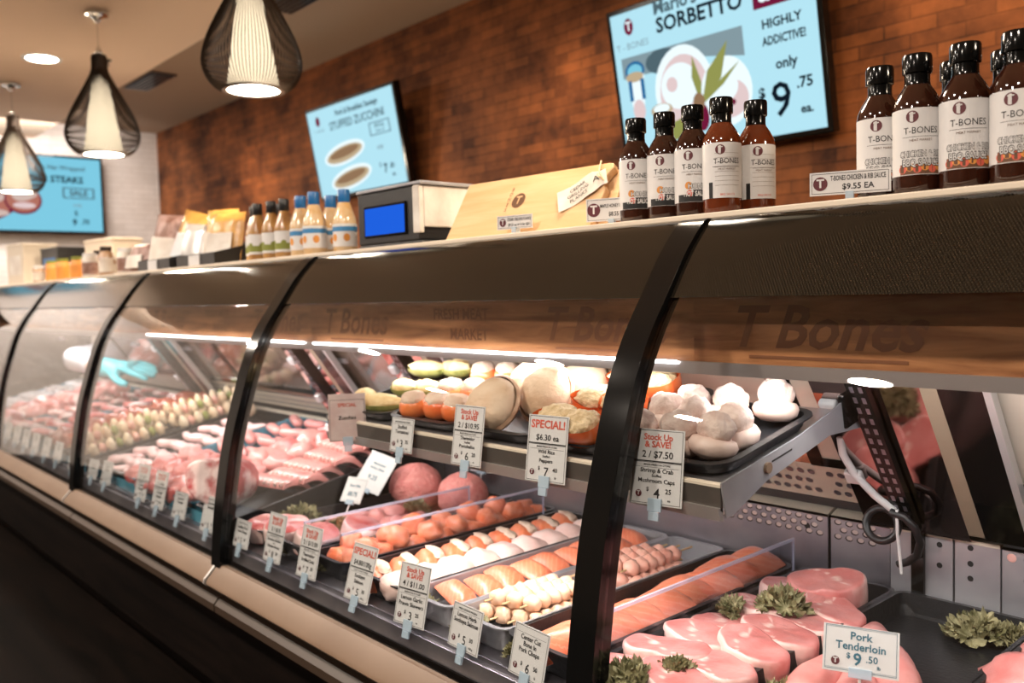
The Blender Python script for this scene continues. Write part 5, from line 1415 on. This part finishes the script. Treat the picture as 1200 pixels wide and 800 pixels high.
# loose signs
def tend(d):
    d.frame(.003,.065,4,.0007); d.frame(.005,.063,4,.0004)
    d.tx('Pork',.052,.0155,4,.6,bold=.02); d.tx('Tenderloin',.0375,.0155,4,.80,bold=.02); d.tx('$',.024,.011,4,x=-.16); d.tx('9',.0195,.024,4,x=-.04,bold=.02); d.tx('.50',.022,.0135,4,x=.15,bold=.015); d.tx('lb',.012,.007,4,x=.24); d.logo(.015,r=.006)
price_tag('white tenderloin sign with blue lettering on a pin among the pork','' and None or (-.592,1.190,FT+.078),(R(-24),R(3),R(28)),.104,.066,tend,'pin signs in the meat','sign','pin_sign',0,'pin')
price_tag('large white sign leaning back in front of the ground meat domes',(-2.225,1.38,FT+.065),(R(-38),R(14),R(20)),.10,.125,lambda d:(d.frame(.004,.12,4,.0005),d.tx('Marinated',.09,.011,4),d.tx('Sirloin Bites',.075,.011,4),d.tx('9.25',.045,.020,4)),'pin signs in the meat','sign','pin_sign',0,'pin')
price_tag('pale sign in the shadow beside the kale at the left post',(-2.165,1.29,FT+.055),(R(-30),0,R(10)),.085,.075,lambda d:(d.frame(.004,.07,4,.0005),d.tx('Short Ribs',.05,.011,4),d.tx('$8.75',.025,.018,4)),'pin signs in the meat','sign','pin_sign',0,'pin')
price_tag('small white sign on the rear panel above the ground meat',(-2.03,1.672,-.545),(R(-10),0,R(12)),.085,.040,lambda d:(d.tx('Extra Lean',.026,.009,4),d.tx('5.50',.012,.012,4)),'pin signs in the meat','sign','pin_sign',0,'pin')

# ------------------------------------------------------------------ person leaning in behind the far case
def skin_mesh(name, pts, edges, radii, m, parent=None, sub=2):
    bm=bmesh.new(); sk=bm.verts.layers.skin.verify(); vs=[bm.verts.new(p) for p in pts]
    for a,b in edges: bm.edges.new((vs[a],vs[b]))
    for i,r in enumerate(radii):
        vs[i][sk].radius=r if isinstance(r,tuple) else (r,r); vs[i][sk].use_root=(i==0)
    me=bpy.data.meshes.new(name); bm.to_mesh(me); bm.free(); me.materials.append(m)
    o=bpy.data.objects.new(name,me); C.objects.link(o)
    if parent: o.parent=parent
    md=o.modifiers.new('skin','SKIN'); md.use_smooth_shade=True
    s=o.modifiers.new('sub','SUBSURF'); s.levels=sub; s.render_levels=sub
    return o
pr=thing('person','person bending behind the far case in a white jacket, turquoise gloved hand reaching in','person',(0,0,0))
SHR=(-5.20,1.80,-.25); SHL=(-5.62,2.05,-.10)
HAND=Vector((-4.53,1.34,-.30))
body=[(-5.55,2.50,-.30),(-5.53,2.38,-.22),(-5.48,2.20,-.16),(-5.42,2.02,-.16),(-5.42,1.96,-.12),(-5.43,1.92,-.06),(-5.43,1.91,.0),
      SHR,(-4.96,1.50,-.27),(-4.93,1.30,-.295),(-4.62,1.325,-.315),
      SHL,(-5.72,1.95,-.28),(-5.60,1.90,-.40),(-5.56,1.90,-.44),
      (-5.46,2.48,-.34),(-5.46,2.36,-.72),(-5.47,2.42,-1.10),(-5.47,2.32,-1.15),(-5.64,2.48,-.34),(-5.66,2.38,-.72),(-5.65,2.46,-1.10),(-5.65,2.36,-1.15)]
be=[(0,1),(1,2),(2,3),(3,4),(4,5),(5,6),(3,7),(7,8),(8,9),(9,10),(3,11),(11,12),(12,13),(13,14),(0,15),(15,16),(16,17),(17,18),(0,19),(19,20),(20,21),(21,22)]
br=[(.15,.11),(.15,.11),(.16,.12),(.12,.10),.055,.080,.072,.062,.046,.042,.032,.062,.042,.034,.030,.085,.058,.042,.035,.085,.058,.042,.035]
skin_mesh('body',body,be,br,M['skin'],pr)
jk=[body[0],body[1],body[2],body[3],SHR,(-4.96,1.50,-.27),(-4.93,1.30,-.285),(-4.64,1.323,-.30),SHL,(-5.72,1.95,-.28),(-5.61,1.905,-.39)]
skin_mesh('jacket',jk,[(0,1),(1,2),(2,3),(3,4),(4,5),(5,6),(6,7),(3,8),(8,9),(9,10)],[(.17,.13),(.17,.13),(.18,.14),(.14,.11),.078,.064,.064,.058,.078,.062,.058],M['jacket'],pr)
skin_mesh('trousers',[body[0],body[15],body[16],(-5.47,2.415,-1.06),body[19],body[20],(-5.65,2.455,-1.06)],[(0,1),(1,2),(2,3),(0,4),(4,5),(5,6)],[(.165,.125),.10,.075,.06,.10,.075,.06],M['blackp'],pr)
G().blob((-5.43,1.935,.0),(.086,.09,.085),.12,3,2,nu=24,nv=16,flat=-.25).build('hair',M['hair'],pr,smooth=60)
for x_,y_ in ((-5.47,2.36),(-5.65,2.40)): G().blob((x_,y_,-1.14),(.05,.14,.05),.05,2,1,nu=16,nv=10,flat=-.7).build('shoe',M['black'],pr,smooth=60)
G().blob((-5.43,1.838,-.03),(.012,.018,.022),.1,2,1,nu=12,nv=8).build('nose',M['skin'],pr,smooth=60)
for dx in (-.03,.03): G().blob((-5.43+dx,1.846,-.008),(.011,.006,.007),.0,2,1,nu=12,nv=8).build('eye',M['card'],pr,smooth=60)
G().blob((-5.43,1.852,-.07),(.026,.008,.007),.0,2,1,nu=12,nv=8).build('mouth',M['redmeat'],pr,smooth=60)
# gloved hand: cuff, palm, four fingers and a thumb
d=Vector((.74,.67,-.03)).normalized(); sd=Vector((-.55,.62,.35)).normalized(); up=d.cross(sd).normalized()
w0=Vector(body[10])+Vector((.03,.0,0))
P=lambda a,b,c=0: tuple(w0+1.3*(d*a+sd*b+up*c))
pts=[P(.0,0),P(.05,0),P(.10,0),P(.14,.0)]; ed=[(0,1),(1,2),(2,3)]; rd=[(.060,.060),(.046,.050),(.062,.036),(.060,.032)]
for k,(off,ln) in enumerate(((-.036,.075),(-.012,.09),(.012,.085),(.036,.066))):
    i=len(pts); pts += [P(.15,off),P(.15+ln*.5,off*1.15,-.010),P(.15+ln,off*1.2,-.030)]; ed += [(3,i),(i,i+1),(i+1,i+2)]; rd += [.0175,.016,.0135]
i=len(pts); pts += [P(.095,-.052,-.012),P(.13,-.078,-.022),P(.165,-.085,-.03)]; ed += [(2,i),(i,i+1),(i+1,i+2)]; rd += [.022,.019,.015]
skin_mesh('glove',pts,ed,rd,M['glove'],pr)

# everything laid in a tray rests on its floor
bpy.context.view_layer.update()
FOODS={'pork chop','pork tenderloin','cutlet','kale','salmon fillet','stuffed fish','salmon chunk','skewer','ground meat','meat piece','roast','sausage','ham','ribs','steak','packet','stuffed vegetable','stuffed mushroom'}
for o in [q for q in C.objects if q.get('category') in FOODS]:
    vs=[m.matrix_world@v.co for m in [o]+list(o.children) if m.type=='MESH' for v in m.data.vertices]
    if not vs: continue
    px,py=o.location.x,o.location.y; tl=px < -2.27 and o.location.z-H < -.42
    if tl:
        dz=TS*(py-1.0)
        o.location.z+=dz; o.rotation_euler=(Matrix.Rotation(math.atan(TS),3,'X') @ o.rotation_euler.to_matrix()).to_euler()
        vs=[Vector((v.x,v.y,v.z+dz)) for v in vs]
    if o.location.z-H > 0: continue
    if o.location.z-H > -.42: low=min(v.z-H-shz(v.y)-.0064 for v in vs)
    elif tl: low=min(v.z-TS*(v.y-1.0) if o.get('category') not in ('ham',) else v.z for v in vs)-H-FT-.001
    else: low=min(v.z for v in vs)-H-FT+.0012
    if low<0: o.location.z-=low

# ------------------------------------------------------------------ lights
def area(name, loc, size, power, col, rot=(0,0,0), shape='RECTANGLE', spread=None):
    l=bpy.data.lights.new(name,'AREA'); l.shape=shape; l.energy=power; l.color=col
    if shape in('RECTANGLE','ELLIPSE'): l.size,l.size_y=size
    else: l.size=size
    if spread: l.spread=spread
    o=bpy.data.objects.new(name,l); C.objects.link(o); o.location=Vector(loc)+Vector((0,0,H)); o.rotation_euler=rot; return o
for i in range(5):
    xc=X1-W*4+W*i+W/2
    area('case_tube_light',(xc,1.250,-.156),(1.25,.04),CASE_P*(1.1,1.1,1.1,.62,.8)[i],(1.0,.95,.93),(R(34),0,0))
area('shelf_tube_light',((XS0+XS1)/2,1.10,-.345),(1.08,.02),SHELF_P,(1.0,.95,.92),(R(10),0,0))
for x,y in DL:
    area('ceiling_spot_light',(x,y,1.488),.17,DOWN_P,(1.0,.87,.74),shape='DISK')
for x in (-6.6,-4.8,-3.0,-1.2,.8):
    l=bpy.data.lights.new('wall_wash_light','SPOT'); l.energy=WASH_P; l.color=(1.0,.66,.36); l.spot_size=R(80); l.spot_blend=.9; l.shadow_soft_size=.08
    o=bpy.data.objects.new('wall_wash_light',l); C.objects.link(o); o.location=(x,2.45,1.60+H); o.rotation_euler=(R(32),0,0)
for o in [q for q in C.objects if q.name.startswith('pendant_lamp')]:
    l=bpy.data.lights.new('pendant_bulb_light','POINT'); l.energy=SHOP_P; l.color=(1.0,.80,.58); l.shadow_soft_size=.07
    b=bpy.data.objects.new('pendant_bulb_light',l); C.objects.link(b); b.location=Vector(o.location)+Vector((0,0,-.075))
area('white_wall_light',(-7.9,1.2,1.46),(.8,2.4),WALL_P,(1.0,.92,.86),(0,R(50),0))
w=bpy.data.worlds.new('room_world'); bpy.context.scene.world=w; w.use_nodes=True
w.node_tree.nodes['Background'].inputs[0].default_value=(.9,.75,.6,1); w.node_tree.nodes['Background'].inputs[1].default_value=.15

# ------------------------------------------------------------------ camera
cd=bpy.data.cameras.new('camera'); cam=bpy.data.objects.new('camera',cd); C.objects.link(cam)
cd.sensor_width=36; cd.lens=1018.39*36/1200; cd.clip_start=.02
ya,pi_,ro=.72911882,-.05670886,-.0268185
f=Vector((-math.cos(ya)*math.cos(pi_),math.sin(ya)*math.cos(pi_),math.sin(pi_))); r0=Vector((math.sin(ya),math.cos(ya),0)); u0=r0.cross(f)
c_,s_=math.cos(ro),math.sin(ro); rt=c_*r0+s_*u0; up=-s_*r0+c_*u0
mw=Matrix((rt,up,-f)).transposed().to_4x4(); mw.translation=Vector((0,0,H)); cam.matrix_world=mw
cd.dof.use_dof=True; cd.dof.focus_distance=1.46; cd.dof.aperture_fstop=3.5
sc=bpy.context.scene; sc.camera=cam
sc.view_settings.view_transform='Standard'; sc.view_settings.look='None'; sc.view_settings.gamma=1; sc.view_settings.use_curve_mapping=False
sc.view_settings.exposure=EXPO
sc.cycles.max_bounces=8; sc.cycles.transparent_max_bounces=24; sc.cycles.diffuse_bounces=3; sc.cycles.glossy_bounces=4
sc.cycles.sample_clamp_indirect=6; sc.cycles.caustics_reflective=False; sc.cycles.caustics_refractive=False
